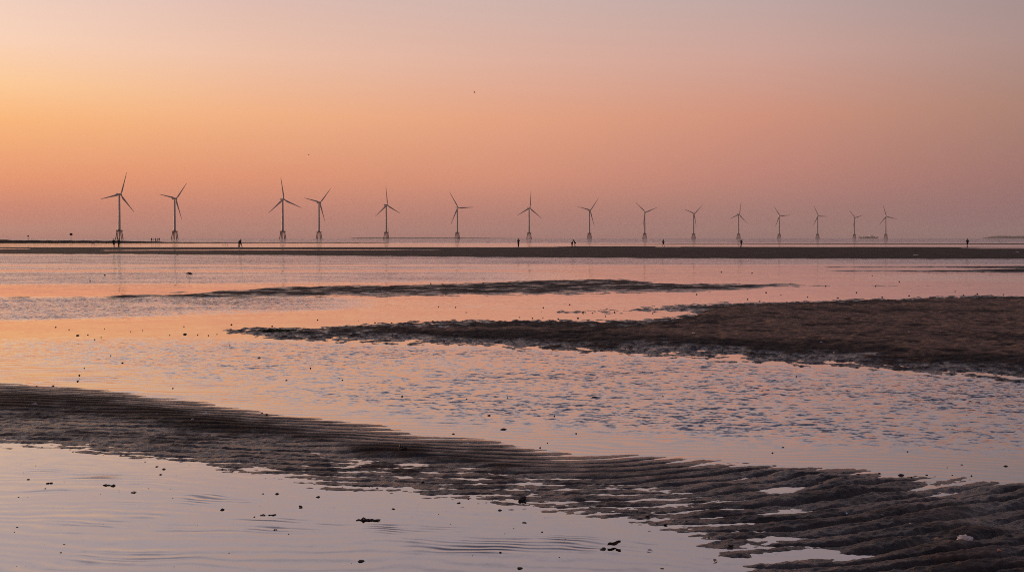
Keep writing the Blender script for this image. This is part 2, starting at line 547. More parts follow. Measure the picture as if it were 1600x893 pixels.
rows = make_rows(3.2, 14.0, lambda y: min(max(0.006, px_row(y) * 0.75), 0.019))
rows += make_rows(rows[-1] + 0.03, 36, lambda y: px_row(y) * 0.42)
rows += make_rows(rows[-1] + 0.2, 62, lambda y: px_row(y) * 0.40)
rows += make_rows(rows[-1] + 0.5, 500, lambda y: px_row(y) * 0.40)
rows += make_rows(rows[-1] + 60, 13500, lambda y: y * 0.25)
X, Y = fan_grid('sand', rows, 1250, 0.60, 2.2)
Z = sand_height(X, Y)
M_SAND = sand_material()
sme = grid_mesh('sand_flats', X, Y, Z)
damp = sstep(0.9, 2.6, X - 0.18 * (7.5 - Y)) * (Y < 13)      # the low right end of the near bar is still draining
at = sme.attributes.new('damp', 'FLOAT', 'POINT')
at.data.foreach_set('value', np.ascontiguousarray(damp, np.float32).reshape(-1))
tag(link_mesh('sand_flats', sme, M_SAND), kind='structure')

wrows = make_rows(3.0, 40, lambda y: max(0.03, px_row(y) * 1.2))
wrows += make_rows(wrows[-1] + 1, 700, lambda y: px_row(y) * 0.6)
wrows += make_rows(wrows[-1] + 60, 13600, lambda y: y * 0.12)
WX, WY = fan_grid('water', wrows, 420, 0.62, 3.0)
wme = grid_mesh('water', WX, WY, WX * 0)
u = (U0 + FOC * WX / WY)
v = V0 + HF / WY
nz = perlin(WX * 0.02, WY * 0.03, 81)
band = lambda a, b, s: sstep(a - s, a + s, v) * (1 - sstep(b - s, b + s, v))
ruf = 2.0 * band(398, 413, 1.2)
ruf = np.maximum(ruf, 1.25 * band(415.5, 421, 0.9) * (1 - sstep(600, 1000, u)))
ruf = np.maximum(ruf, 1.35 * band(425, 444 - 0.006 * u + 1.0 * 0, 1.6) * (1 - sstep(560, 1000, u)))
ruf = np.maximum(ruf, 0.35 * band(428, 440, 3) * sstep(1200, 1500, u))
ruf = np.maximum(ruf, 1.3 * band(464.5 + 0 * u, 500 - 0.03 * u, 3) * (1 - sstep(380, 640, u)))
ruf = np.maximum(ruf, 0.10 * band(465, 500, 5))
chan_top = np.interp(u, [-900, 300, 700, 1000, 1300, 1600, 2600], [528, 528, 540, 556, 575, 592, 640])
chan_bot = np.interp(u, [-900, 0, 400, 800, 1200, 1600, 2600], [560, 575, 640, 690, 705, 725, 780])
chan = sstep(chan_top - 6, chan_top + 8, v) * (1 - sstep(chan_bot - 45, chan_bot + 5, v))
ruf = np.maximum(ruf, chan * np.interp(u, [-900, 0, 300, 600, 900, 1200, 1500, 2600], [0.12, 0.18, 0.40, 0.55, 0.66, 0.80, 0.88, 0.9]))
sea_a = 1 - sstep(378.5, 380.5, v)
ruf = np.maximum(ruf, 0.28 * band(380, 386.5, .6))
ruf = np.maximum(ruf, 0.03 + 0.05 * (v < 450))
lin = 0.35 + 0 * u
lin = lin + 0.9 * sstep(525, 545, v) * (1 - sstep(600, 640, v)) * (1 - sstep(150, 520, u))
bd = np.interp(u, BANK_D[0][0], BANK_D[0][1])
lin = lin + 0.8 * sstep(bd - 55, bd - 15, v) * (v < bd + 20)
nd = np.interp(u, BANK_D[1][0], BANK_D[1][1])
lin = lin + 0.7 * sstep(nd + 30, nd + 110, v)
lin = lin * (1 - 0.9 * sstep(560, 480, v))
stk = 0 * u
for (pu, pv, ru, rv, aa) in ((75, 735, 40, 4, .35), (165, 744, 60, 5, .8), (215, 755, 45, 3, .4), (205, 787, 35, 3, .3), (318, 778, 38, 7, .9), (365, 782, 40, 4, .4), (220, 806, 40, 4, .3),
                             (425, 812, 50, 3, .5), (610, 824, 28, 7, 1.0), (660, 826, 55, 4, .7), (430, 826, 70, 4, .3), (770, 856, 110, 5, .9), (840, 846, 90, 8, .8), (905, 855, 45, 4, .7), (700, 845, 100, 4, .4)):
    stk = np.maximum(stk, aa * np.exp(-((u - pu) / ru) ** 2 - ((v - pv) / rv) ** 2))
for nm_, ar in (('ruffle', ruf), ('lines', lin), ('streak', stk), ('sea', sea_a)):
    at = wme.attributes.new(nm_, 'FLOAT', 'POINT')
    at.data.foreach_set('value', np.ascontiguousarray(ar, np.float32).reshape(-1))
M_WATER = water_material()
tag(link_mesh('water', wme, M_WATER), kind='structure')

# ------------------------------------------------------------------ far land
M_LAND = simple_mat('far_land', (0.045, 0.04, 0.038), 0.9, 0.35, 0.02)
M_ROCK = simple_mat('dark_rock', (0.028, 0.024, 0.022), 0.9, 0.4, 0.9, spec=0.05, bump=0.05)


def ridge(name, pts, depth, mat, nseg=160, rough=0.2, seed=0, zb=-0.6):
    """a low ridge of land along a line of (x, y, height): a real heightfield with a rounded section"""
    px = np.array(pts, float)
    L = np.concatenate([[0], np.cumsum(np.hypot(np.diff(px[:, 0]), np.diff(px[:, 1])))])
    sl = np.linspace(0, L[-1], nseg)
    cx = np.interp(sl, L, px[:, 0])
    cy = np.interp(sl, L, px[:, 1])
    hz = np.interp(sl, L, px[:, 2])
    k = np.linspace(-1, 1, 13)
    sect = np.clip(1 - np.abs(k) ** 2.2, 0, 1)
    n1 = 1 + rough * fbm(sl / L[-1] * 40, sl * 0 + 3.3, seed, 3)
    Xr = np.repeat(cx[:, None], 13, 1)
    Yr = cy[:, None] + k[None, :] * depth
    n2 = 1 + rough * 0.6 * fbm(Xr / L[-1] * 90, Yr / depth * 3, seed + 3, 2)
    Zr = zb + (hz * n1 - zb)[:, None] * sect[None, :] * n2
    return link_mesh(name, grid_mesh(name, Xr, Yr, Zr), mat)


def at_px(u, y):
    return (u - U0) / FOC * y


# dark spit on the left, running out behind the walkers
ridge_pts = []
for (pu, hh) in ((-420, 1.3), (-80, 1.30), (0, 1.28), (10, 1.10), (60, 1.05), (130, 0.92), (180, 0.80), (230, 0.66), (262, 0.38), (330, 0.27), (420, 0.20), (520, 0.15), (600, 0.10), (625, -0.1)):
    yy = 400 + 0.02 * pu
    ridge_pts.append((at_px(pu, yy), yy, hh))
tag(ridge('sand_spit', ridge_pts, 16, M_ROCK, 400, 0.16, 5), kind='structure')
hp = []
for (pu, hh) in ((545, 1), (556, 9), (590, 12.5), (640, 11), (690, 10), (740, 8), (800, 3), (850, 0)):
    hp.append((at_px(pu, 11800), 11800, hh))
tag(ridge('far_shore', hp, 260, M_LAND, 160, 0.12, 9), kind='structure')
hp = []
for (pu, hh) in ((1550, 1), (1554, 22), (1562, 27), (1575, 24), (1590, 26), (1600, 28), (1630, 34), (1680, 38), (1740, 30), (1800, 5)):
    hp.append((at_px(pu, 11200), 11200, hh))
tag(ridge('headland', hp, 300, M_LAND, 160, 0.10, 12), kind='structure')

# ------------------------------------------------------------------ wind turbines
M_WHITE = simple_mat('turbine_paint', (0.38, 0.30, 0.275), 0.5, 0.08, 0.12)
M_PILE = simple_mat('pile_steel', (0.10, 0.05, 0.034), 0.7, 0.35, 0.3)
M_DECK = simple_mat('deck_concrete', (0.11, 0.07, 0.055), 0.8, 0.25, 0.3)
HUB_H = 80.0
ROT_R = 44.0


def blade_mesh():
    bm = bmesh.new()
    rings = []
    n = 12
    stations = ((1.2, 1.9, 1.0, 0), (3.0, 2.0, 0.95, 2), (6.5, 3.1, 0.5, 16), (9.5, 3.55, 0.34, 12), (15, 3.0, 0.26, 8), (22, 2.35, 0.22, 5), (30, 1.75, 0.19, 2.5), (37, 1.25, 0.17, 1), (42, 0.85, 0.16, 0), (43.6, 0.45, 0.16, 0), (44.0, 0.12, 0.2, 0))
    for (r, ch, th, tw) in stations:
        ring = []
        ct, st_ = math.cos(R(tw)), math.sin(R(tw))
        for k in range(n):
            a = 2 * math.pi * k / n
            cx = ch * (0.5 * math.cos(a) - (0.2 if r > 4 else 0.0))
            cy = ch * th * 0.5 * math.sin(a) * (1 - 0.35 * math.cos(a) if r > 4 else 1)
            ring.append(bm.verts.new((cx * ct - cy * st_, cx * st_ + cy * ct, r)))
        rings.append(ring)
    for a_, b_ in zip(rings, rings[1:]):
        for k in range(n):
            bm.faces.new((a_[k], a_[(k + 1) % n], b_[(k + 1) % n], b_[k]))
    bm.faces.new(rings[0][::-1])
    bm.faces.new(rings[-1])
    return bm


DECK_Z = 15.0


def make_turbine():
    root = empty('wind_turbine')
    bm = bmesh.new()
    lathe(bm, [(2.25, DECK_Z + 0.9), (2.2, DECK_Z + 4), (1.9, 45), (1.45, HUB_H - 1.9)], 24)
    for zz in (35.0, 57.0):
        lathe(bm, [(2.06 - zz * 0.0005, zz), (2.06 - zz * 0.0005, zz + 0.25)], 24)
    tw = bm_obj('tower', bm, M_WHITE, root, True)
    bm = bmesh.new()
    box(bm, (0, 0, DECK_Z + 2.2), (1.2, 0.12, 2.4), Matrix.Translation((0, -2.2, 0)))
    bm_obj('door', bm, M_DECK, tw)
    # foundation
    bm = bmesh.new()
    lathe(bm, [(5.2, DECK_Z - 0.7), (5.7, DECK_Z - 0.5), (5.7, DECK_Z + 0.85), (5.5, DECK_Z + 0.9)], 20)
    fd = bm_obj('platform', bm, M_DECK, root)
    bm = bmesh.new()
    for k in range(14):
        a = 2 * math.pi * k / 14
        tube(bm, (5.5 * math.cos(a), 5.5 * math.sin(a), DECK_Z + .85), (5.7 * math.cos(a), 5.7 * math.sin(a), DECK_Z + 2.1), 0.07, n=5)
        b = 2 * math.pi * (k + 1) / 14
        for hz in (1.5, 2.1):
            tube(bm, (5.7 * math.cos(a), 5.7 * math.sin(a), DECK_Z + hz), (5.7 * math.cos(b), 5.7 * math.sin(b), DECK_Z + hz), 0.06, n=5)
    bm_obj('railing', bm, M_DECK, fd)
    for k in range(4):
        a = R(28 + 90 * k)
        bm = bmesh.new()
        tube(bm, (7.2 * math.cos(a), 7.2 * math.sin(a), -0.44), (4.5 * math.cos(a), 4.5 * math.sin(a), DECK_Z - 0.6), 0.8, n=14)
        bm_obj('pile', bm, M_PILE, root, True)
    bm = bmesh.new()
    tube(bm, (0, 0, -0.44), (0, 0, DECK_Z - 0.65), 0.75, n=16)
    bm_obj('centre_column', bm, M_PILE, root, True)
    # nacelle: +Y is towards the rotor, rotated by the caller through 'nacelle'
    bm = bmesh.new()
    box(bm, (0, -2.6, 0.3), (3.5, 9.6, 3.7), bevel=0.7)
    box(bm, (0, -6.2, 2.35), (2.4, 1.6, 0.9), bevel=0.15)
    na = bm_obj('nacelle', bm, M_WHITE, root)
    na.location = (0, 0, HUB_H)
    bm = bmesh.new()
    mt = Matrix.Rotation(-math.pi / 2, 4, 'X')
    lathe(bm, [(1.5, 2.3), (1.75, 3.0), (1.75, 4.6), (1.4, 5.6), (0.75, 6.3), (0.1, 6.6)], 20, mt)
    hb = bm_obj('hub', bm, M_WHITE, root, True)
    hb.location = (0, 0, HUB_H)
    for k in range(3):
        bo = bm_obj('blade', blade_mesh(), M_WHITE, root, True)
    return root


def copy_tree(o, parent=None):
    c = o.copy()
    col.objects.link(c)
    if parent is not None:
        c.parent = parent
    for ch in o.children:
        copy_tree(ch, c)
    return c


TURB = [  # base u, hub v, blade length px, first blade angle (clockwise from up), label
    (186.5, 304.0, 37.0, 17, 'tallest and leftmost wind turbine, rising behind two people side by side on the sand'),
    (273.0, 310.5, 34.0, 40, 'wind turbine second from the left, beyond the tip of the dark spit'),
    (441.8, 311.5, 35.0, -9, 'wind turbine with an almost upright blade, left one of a close pair left of centre'),
    (498.5, 316.5, 30.8, 42, 'wind turbine with a blade raised rightwards, right one of the close pair left of centre'),
    (603.5, 320.5, 30.3, -6, 'wind turbine with a small davit on its deck before the low far shore'),
    (714.5, 324.5, 29.5, -33, 'wind turbine just left of the picture centre with one blade pointing level to the right'),
    (826.7, 325.0, 28.0, 4, 'wind turbine with an upright blade just right of the lone standing person at centre'),
    (921.0, 328.5, 26.5, 41, 'wind turbine directly right of the adult bending over a child'),
    (1007.3, 331.5, 23.6, -50, 'wind turbine with two blades raised in a V, left of the striding person in brown'),
    (1083.7, 333.8, 21.0, 49, 'wind turbine with two raised blades between the striding person and the next walker'),
    (1154.0, 335.0, 21.0, 10, 'wind turbine with an upright blade directly above the right hand walker'),
    (1217.5, 337.2, 18.6, -35, 'wind turbine fourth from the right end of the row'),
    (1277.5, 337.2, 18.4, -28, 'small distant wind turbine third from the right end of the row'),
    (1335.0, 340.0, 17.0, -46, 'smallest wind turbine, second from the right, beside the faint ship on the horizon'),
    (1384.0, 338.0, 18.8, -18, 'rightmost wind turbine of the row, just right of the faint ship'),
]
proto = make_turbine()
for i, (pu, hv, rp, ang, lab) in enumerate(TURB):
    o = proto if i == 0 else copy_tree(proto)
    d = (HUB_H - CAM_H) * FOC / (V0 - hv)
    x = at_px(pu, d)
    o.location = (x, d, 0)
    az = math.atan2(x, d)
    o.rotation_euler = (0, 0, -az)
    tag(o, lab, 'wind turbine', 'offshore wind turbines along the horizon')
    psi = R(37 + 6 * math.sin(i * 2.1))
    rot = Matrix.Rotation(math.pi + psi, 4, 'Z')         # +Y of the nacelle to the viewer and right
    k = 0
    rs = rp * d / FOC / ROT_R
    for ch in o.children:
        nm_ = ch.name.split('.')[0]
        if nm_ in ('nacelle', 'hub'):
            ch.matrix_local = Matrix.Translation((0, 0, HUB_H)) @ rot
        elif nm_ == 'blade':
            # seen from the front the rotor turns clockwise; local: rotate about the shaft (Y)
            a = R(ang + 120 * k)
            ch.matrix_local = Matrix.Translation((0, 0, HUB_H)) @ rot @ Matrix.Translation((0, 3.8, 0)) @ Matrix.Rotation(-a, 4, 'Y') @ Matrix.Diagonal((1, 1, rs, 1))
            k += 1
    if i == 4:
        bm = bmesh.new()
        tube(bm, (4.6, -1.5, DECK_Z + 0.85), (4.6, -1.5, DECK_Z + 9), 0.35, n=8)
        tube(bm, (4.6, -1.5, DECK_Z + 8.6), (5.6, -3.0, DECK_Z + 9.8), 0.22, n=8)
        bm_obj('davit', bm, M_DECK, o)

# ------------------------------------------------------------------ ship on the horizon
M_HULL = simple_mat('ship_hull', (0.10, 0.08, 0.09), 0.8, 0.2, 0.05, spec=0.1)
M_SHIPW = simple_mat('ship_white', (0.50, 0.46, 0.45), 0.6, 0.06, 0.05)
yS = 11600
ship = empty('cargo_ship', (at_px(1357, yS), yS, 0), R(4), 1.38)
tag(ship, 'faint cargo ship with pale blocks on the horizon between the two rightmost turbines', 'ship')
bm = bmesh.new()
prof = [(-82, 12), (-78, 0), (70, 0), (84, 13), (58, 11), (56, 8.5), (-52, 8.5), (-54, 12)]
for s in (-11, 11):
    pass
va = [bm.verts.new((px_, -11, pz_)) for px_, pz_ in prof]
vb = [bm.verts.new((px_, 11, pz_)) for px_, pz_ in prof]
bm.faces.new(va)
bm.faces.new(vb[::-1])
for i in range(len(prof)):
    j = (i + 1) % len(prof)
    bm.faces.new((va[i], va[j], vb[j], vb[i]))
bm_obj('hull', bm, M_HULL, ship)
bm = bmesh.new()
box(bm, (-44, 0, 15), (9, 18, 13), bevel=0.4)
box(bm, (-44, 0, 22.5), (7, 21, 2.6), bevel=0.3)
bm_obj('fore_house', bm, M_SHIPW, ship)
bm = bmesh.new()
box(bm, (10, 0, 17), (8, 18, 17), bevel=0.4)
box(bm, (10, 0, 27), (6, 22, 3), bevel=0.3)
bm_obj('bridge_house', bm, M_SHIPW, ship)
bm = bmesh.new()
lathe(bm, [(3.0, 8.4), (3.0, 30), (2.2, 31)], 12, Matrix.Translation((30, 0, 0)))
bm_obj('funnel', bm, M_HULL, ship)
bm = bmesh.new()
for bx_, hh in ((-22, 6), (-6, 8), (30, 10), (44, 7)):
    box(bm, (bx_, 0, 8.5 + hh / 2), (13, 18, hh), bevel=0.2)
bm_obj('deck_cargo', bm, M_HULL, ship)
bm = bmesh.new()
tube(bm, (-64, 0, 8), (-64, 0, 24), 0.6)
tube(bm, (-64, 0, 20), (-52, 0, 26), 0.4)
bm_obj('foremast', bm, M_HULL, ship)

# ------------------------------------------------------------------ marker posts on the spit
M_POST = simple_mat('weathered_post', (0.05, 0.03, 0.025), 0.8, 0.3, 2.0)


def marker(pu, pv_top, d, topw, topm_h, lab, roundtop=False):
    x = at_px(pu, d)
    top = CAM_H + (V0 - pv_top) * d / FOC
    root = empty('marker_post', (x, d, 0))
    tag(root, lab, 'marker post')
    bm = bmesh.new()
    tube(bm, (0, 0, -0.4), (0, 0, top - topm_h * 0.5), 0.10, 0.08, 10)
    bm_obj('pole', bm, M_POST, root, True)
    bm = bmesh.new()
    if roundtop:
        lathe(bm, [(topw * .35, top - topm_h), (topw * .5, top - topm_h * .75), (topw * .5, top - topm_h * .25), (topw * .35, top)], 14)
    else:
        lathe(bm, [(topw * .5, top - topm_h), (topw * .5, top - topm_h + .12)], 14)
        lathe(bm, [(topw * .5, top - .12), (topw * .5, top)], 14)
        for k in range(10):
            a = 2 * math.pi * k / 10
            box(bm, (topw * .47 * math.cos(a), topw * .47 * math.sin(a), top - topm_h / 2), (.16, .16, topm_h * .9))
        box(bm, (0, 0, top - topm_h / 2), (topw * .55, topw * .55, topm_h * .8))
    bm_obj('topmark', bm, M_POST, root)
    return root


marker(111, 364.0, 560, 1.35, 1.25, 'thin marker post with a square cage topmark standing in the water beyond the spit')
marker(44, 367.6, 620, 0.75, 0.8, 'short marker post with a small round topmark, left of the taller cage topmark')

# ------------------------------------------------------------------ people
SKIN = simple_mat('skin', (0.35, 0.20, 0.14), 0.55, 0.08, 8)
HAIR = simple_mat('dark_hair', (0.012, 0.010, 0.009), 0.5, 0.3, 60)
CLOTH = {
    'black': simple_mat('black_cloth', (0.010, 0.010, 0.012), 0.85, 0.3, 12),
    'navy': simple_mat('navy_cloth', (0.012, 0.014, 0.024), 0.85, 0.3, 12),
    'brown': simple_mat('brown_cloth', (0.030, 0.015, 0.012), 0.85, 0.3, 12),
    'grey': simple_mat('grey_cloth', (0.028, 0.026, 0.028), 0.85, 0.3, 12),
}


def skin_mesh(name, verts, edges, radii, root=0):
    me = bpy.data.meshes.new(name)
    me.from_pydata([tuple(p) for p in verts], edges, [])
    o = bpy.data.objects.new(name, me)
    col.objects.link(o)
    md = o.modifiers.new('skin', 'SKIN')
    md.use_smooth_shade = True
    sv = me.skin_vertices[0].data
    for i, r in enumerate(radii):
        rr = r if isinstance(r, tuple) else (r, r)
        sv[i].radius = rr
        sv[i].use_root = (i == root)
    o.modifiers.new('sub', 'SUBSURF').levels = 1
    o.modifiers['sub'].render_levels = 1
    dg = bpy.context.evaluated_depsgraph_get()
    dg.update()
    me2 = bpy.data.meshes.new_from_object(o.evaluated_get(dg))
    bpy.data.objects.remove(o)
    bpy.data.meshes.remove(me)
    me2.name = name
    return me2


def person(loc, rz, height, pose, label, top='black', legs='black', group=None, bare_legs=False, long_hair=False, coat=False):
    """figure facing local -Y; pose gives joint positions for a 1.75 m body"""
    s = height / 1.75
    P = dict(hip=(0, 0, .93), waist=(0, 0, 1.10), chest=(0, 0, 1.32), neck=(0, 0.0, 1.48), head=(0, -.01, 1.62),
             lsh=(.185, .01, 1.42), rsh=(-.185, .01, 1.42), lel=(.24, .03, 1.14), rel=(-.24, .03, 1.14), lwr=(.25, -.03, .89), rwr=(-.25, -.03, .89),
             lhip=(.095, 0, .90), rhip=(-.095, 0, .90), lkn=(.10, -.01, .50), rkn=(-.10, -.01, .50), lan=(.10, .02, .08), ran=(-.10, .02, .08))
    P.update(pose)
    P = {k: Vector(p) for k, p in P.items()}
    root = empty('person', loc, rz, s)
    tag(root, label, 'person', group)

    def foot(an):
        return P[an] + Vector((0, -.15, -.055))
    lf = P['lan'] + Vector((0, -.14, -.05))
    rf = P['ran'] + Vector((0, -.14, -.05))
    names = ['hip', 'waist', 'chest', 'neck', 'head0', 'lsh', 'lel', 'lwr', 'lhd', 'rsh', 'rel', 'rwr', 'rhd', 'lhip', 'lkn', 'lan', 'lft', 'rhip', 'rkn', 'ran', 'rft']
    P['head0'] = P['neck'].lerp(P['head'], 0.6)
    P['lhd'] = P['lwr'] + (P['lwr'] - P['lel']).normalized() * .085
    P['rhd'] = P['rwr'] + (P['rwr'] - P['rel']).normalized() * .085
    P['lft'], P['rft'] = lf, rf
    idx = {n: i for i, n in enumerate(names)}
    E = [('hip', 'waist'), ('waist', 'chest'), ('chest', 'neck'), ('neck', 'head0'), ('chest', 'lsh'), ('lsh', 'lel'), ('lel', 'lwr'), ('lwr', 'lhd'), ('chest', 'rsh'), ('rsh', 'rel'), ('rel', 'rwr'), ('rwr', 'rhd'),
         ('hip', 'lhip'), ('lhip', 'lkn'), ('lkn', 'lan'), ('lan', 'lft'), ('hip', 'rhip'), ('rhip', 'rkn'), ('rkn', 'ran'), ('ran', 'rft')]
    rad = dict(hip=(.13, .10), waist=(.125, .095), chest=(.145, .11), neck=.055, head0=.05, lsh=.062, lel=.043, lwr=.030, lhd=.032, rsh=.062, rel=.043, rwr=.030, rhd=.032,
               lhip=.085, lkn=.058, lan=.042, lft=.036, rhip=.085, rkn=.058, ran=.042, rft=.036)
    me = skin_mesh('body', [P[n] for n in names], [(idx[a], idx[b]) for a, b in E], [rad[n] for n in names])
    bm = bmesh.new()
    bm.from_mesh(me)
    bpy.data.meshes.remove(me)
    # head: an egg with nose, brow, ears
    hd = P['head']
    up = (P['head'] - P['neck']).normalized()
    q = up.to_track_quat('Z', 'Y').to_matrix().to_4x4()
    fwd = Vector((0, -1, 0))
    rt = fwd.cross(up).normalized()
    fwd = up.cross(rt).normalized()
    M3 = Matrix((rt, -fwd, up)).transposed().to_4x4()
    hm = Matrix.Translation(hd) @ M3
    g = bmesh.ops.create_uvsphere(bm, u_segments=14, v_segments=10, radius=1.0, matrix=hm @ Matrix.Diagonal((.078, .098, .122, 1)))
    inv = hm.inverted()
    for vv in g['verts']:
        l = inv @ vv.co
        if l.y < -.07 and abs(l.x) < .02 and -.04 < l.z < .02:
            l.y -= .024
        if l.z < -.05:
            l.x *= .82
        if l.y < -.06 and abs(abs(l.x) - .035) < .018 and .0 < l.z < .04:
            l.y += .012
        vv.co = hm @ l
    for sx in (-1, 1):
        bmesh.ops.create_uvsphere(bm, u_segments=6, v_segments=5, radius=1.0, matrix=hm @ Matrix.Translation((sx * .08, .01, -.005)) @ Matrix.Diagonal((.012, .022, .032, 1)))
    # five fingers on each hand
    for w_, h_, sx in (('lwr', 'lhd', 1), ('rwr', 'rhd', -1)):
        d = (P[h_] - P[w_]).normalized()
        side = d.cross(Vector((sx, 0, 0.01))).normalized()
        inn = d.cross(side).normalized()
        for k, ln in enumerate((.070, .082, .076, .058)):
            b0 = P[h_] + side * (.026 - .0175 * k) - d * .01
            polytube(bm, [b0, b0 + d * ln * .55, b0 + d * ln + inn * .018], [.0092, .0085, .006], 6)
        tb = P[w_] + d * .03 + side * .022
        polytube(bm, [tb, tb + side * .03 + d * .028, tb + side * .036 + d * .06], [.012, .011, .007], 6)
    bm_obj('body', bm, SKIN, root, True)
    # hair
    bm = bmesh.new()
    g = bmesh.ops.create_uvsphere(bm, u_segments=14, v_segments=10, radius=1.0, matrix=hm @ Matrix.Translation((0, .012, .014)) @ Matrix.Diagonal((.088, .104, .122, 1)))
    cut = []
    for f in bm.faces:
        l = inv @ f.calc_center_median()
        if l.y < -.045 and l.z < .055 or l.z < (-.13 if long_hair else -.06):
            cut.append(f)
    bmesh.ops.delete(bm, geom=cut, context='FACES')
    if long_hair:
        polytube(bm, [hd + up * .0 - fwd * .07, hd - up * .14 - fwd * .085, hd - up * .30 - fwd * .07], [.075, .08, .05], 10)
    bm_obj('hair', bm, HAIR, root, True)
    # jacket
    jn = ['waist', 'hipj', 'chest', 'neckj', 'lsh', 'lel', 'lwj', 'rsh', 'rel', 'rwj']
    P['hipj'] = P['hip'] + Vector((0, 0, -.08 if not coat else -.30))
    P['neckj'] = P['chest'].lerp(P['neck'], .9)
    P['lwj'] = P['lel'].lerp(P['lwr'], .93)
    P['rwj'] = P['rel'].lerp(P['rwr'], .93)
    ji = {n: i for i, n in enumerate(jn)}
    JE = [('waist', 'hipj'), ('waist', 'chest'), ('chest', 'neckj'), ('chest', 'lsh'), ('lsh', 'lel'), ('lel', 'lwj'), ('chest', 'rsh'), ('rsh', 'rel'), ('rel', 'rwj')]
    jr = dict(waist=(.155, .125), hipj=(.17, .14) if not coat else (.20, .17), chest=(.175, .14), neckj=.078, lsh=.085, lel=.064, lwj=.05, rsh=.085, rel=.064, rwj=.05)
    me = skin_mesh('jacket', [P[n] for n in jn], [(ji[a], ji[b]) for a, b in JE], [jr[n] for n in jn])
    link_mesh('jacket', me, CLOTH[top], root, True)
    # trousers or shorts
    end = .55 if bare_legs else .96
    P['lae'] = P['lkn'].lerp(P['lan'], end) if not bare_legs else P['lhip'].lerp(P['lkn'], .92)
    P['rae'] = P['rkn'].lerp(P['ran'], end) if not bare_legs else P['rhip'].lerp(P['rkn'], .92)
    if bare_legs:
        tn = ['hip', 'lhip', 'lae', 'rhip', 'rae']
        TE = [('hip', 'lhip'), ('lhip', 'lae'), ('hip', 'rhip'), ('rhip', 'rae')]
    else:
        tn = ['hip', 'lhip', 'lkn', 'lae', 'rhip', 'rkn', 'rae']
        TE = [('hip', 'lhip'), ('lhip', 'lkn'), ('lkn', 'lae'), ('hip', 'rhip'), ('rhip', 'rkn'), ('rkn', 'rae')]
    ti = {n: i for i, n in enumerate(tn)}
    trr = dict(hip=(.15, .12), lhip=.105, lkn=.078, lae=.062 if not bare_legs else .09, rhip=.105, rkn=.078, rae=.062 if not bare_legs else .09)
    me = skin_mesh('trousers', [P[n] for n in tn], [(ti[a], ti[b]) for a, b in TE], [trr[n] for n in tn])
    link_mesh('shorts' if bare_legs else 'trousers', me, CLOTH[legs], root, True)
    if not bare_legs:
        for an, ft in (('lan', 'lft'), ('ran', 'rft')):
            bm = bmesh.new()
            polytube(bm, [P[an] + Vector((0, .05, -.03)), P[an] + Vector((0, -.02, -.03)), P[ft] + Vector((0, -.02, .0))], [.042, .05, .034], 8)
            bm_obj('shoe', bm, CLOTH['black'], root, True)
    return root


WALK = dict(lkn=(.09, -.20, .54), lan=(.09, -.26, .10), rkn=(-.09, .06, .50), ran=(-.09, .34, .14), lel=(.24, .16, 1.16), lwr=(.25, .14, .92), rel=(-.24, -.10, 1.16), rwr=(-.25, -.26, .97), chest=(0, -.04, 1.32), neck=(0, -.05, 1.48), head=(0, -.08, 1.61))
WALK2 = dict(WALK, lkn=(.09, -.14, .52), lan=(.09, -.14, .08), rkn=(-.09, .10, .50), ran=(-.09, .30, .12), chest=(0, -.06, 1.31), neck=(0, -.09, 1.46), head=(0, -.14, 1.58))
HANDS_UP = dict(lel=(.20, -.14, 1.20), lwr=(.08, -.24, 1.42), rel=(-.20, -.14, 1.20), rwr=(-.08, -.24, 1.42), lkn=(.06, -.01, .50), rkn=(-.06, -.01, .50), lan=(.055, .02, .08), ran=(-.055, .02, .08))
POCKETS = dict(lel=(.30, .06, 1.16), lwr=(.19, -.06, .98), rel=(-.30, .06, 1.16), rwr=(-.19, -.06, .98), lan=(.13, .02, .08), ran=(-.13, .02, .08))
ELBOWS = dict(lel=(.36, .04, 1.16), lwr=(.17, -.08, 1.00), rel=(-.36, .04, 1.16), rwr=(-.17, -.08, 1.00), rkn=(-.02, -.16, .52), ran=(.02, .04, .10), lkn=(.07, -.01, .50), lan=(.08, .02, .08))
BEND = dict(waist=(0, -.06, 1.06), chest=(0, -.20, 1.24), neck=(0, -.30, 1.36), head=(0, -.38, 1.47), lsh=(.185, -.22, 1.32), rsh=(-.185, -.22, 1.32), lel=(.22, -.44, 1.18), lwr=(.16, -.66, 1.20), rel=(-.24, -.40, 1.10), rwr=(-.20, -.60, 1.02),
            lkn=(.10, -.10, .50), lan=(.10, .02, .08), rkn=(-.10, -.04, .50), ran=(-.10, .08, .08))
STAND = {}


def put_person(pu, pv, rz, height, pose, label, dz=0.0, dist=None, **kw):
    if dist is None:
        y = CAM_H * FOC / (pv - V0)
        for _ in range(4):
            x = at_px(pu, y)
            z = max(ground_z(x, y), -0.02)
            y = (CAM_H - z) * FOC / (pv - V0)
        x = at_px(pu, y)
        z = max(ground_z(x, y), -0.02)
    else:
        y = dist
        x = at_px(pu, y)
        z = dz
    return person((x, y, z), rz, height, pose, label, **kw)


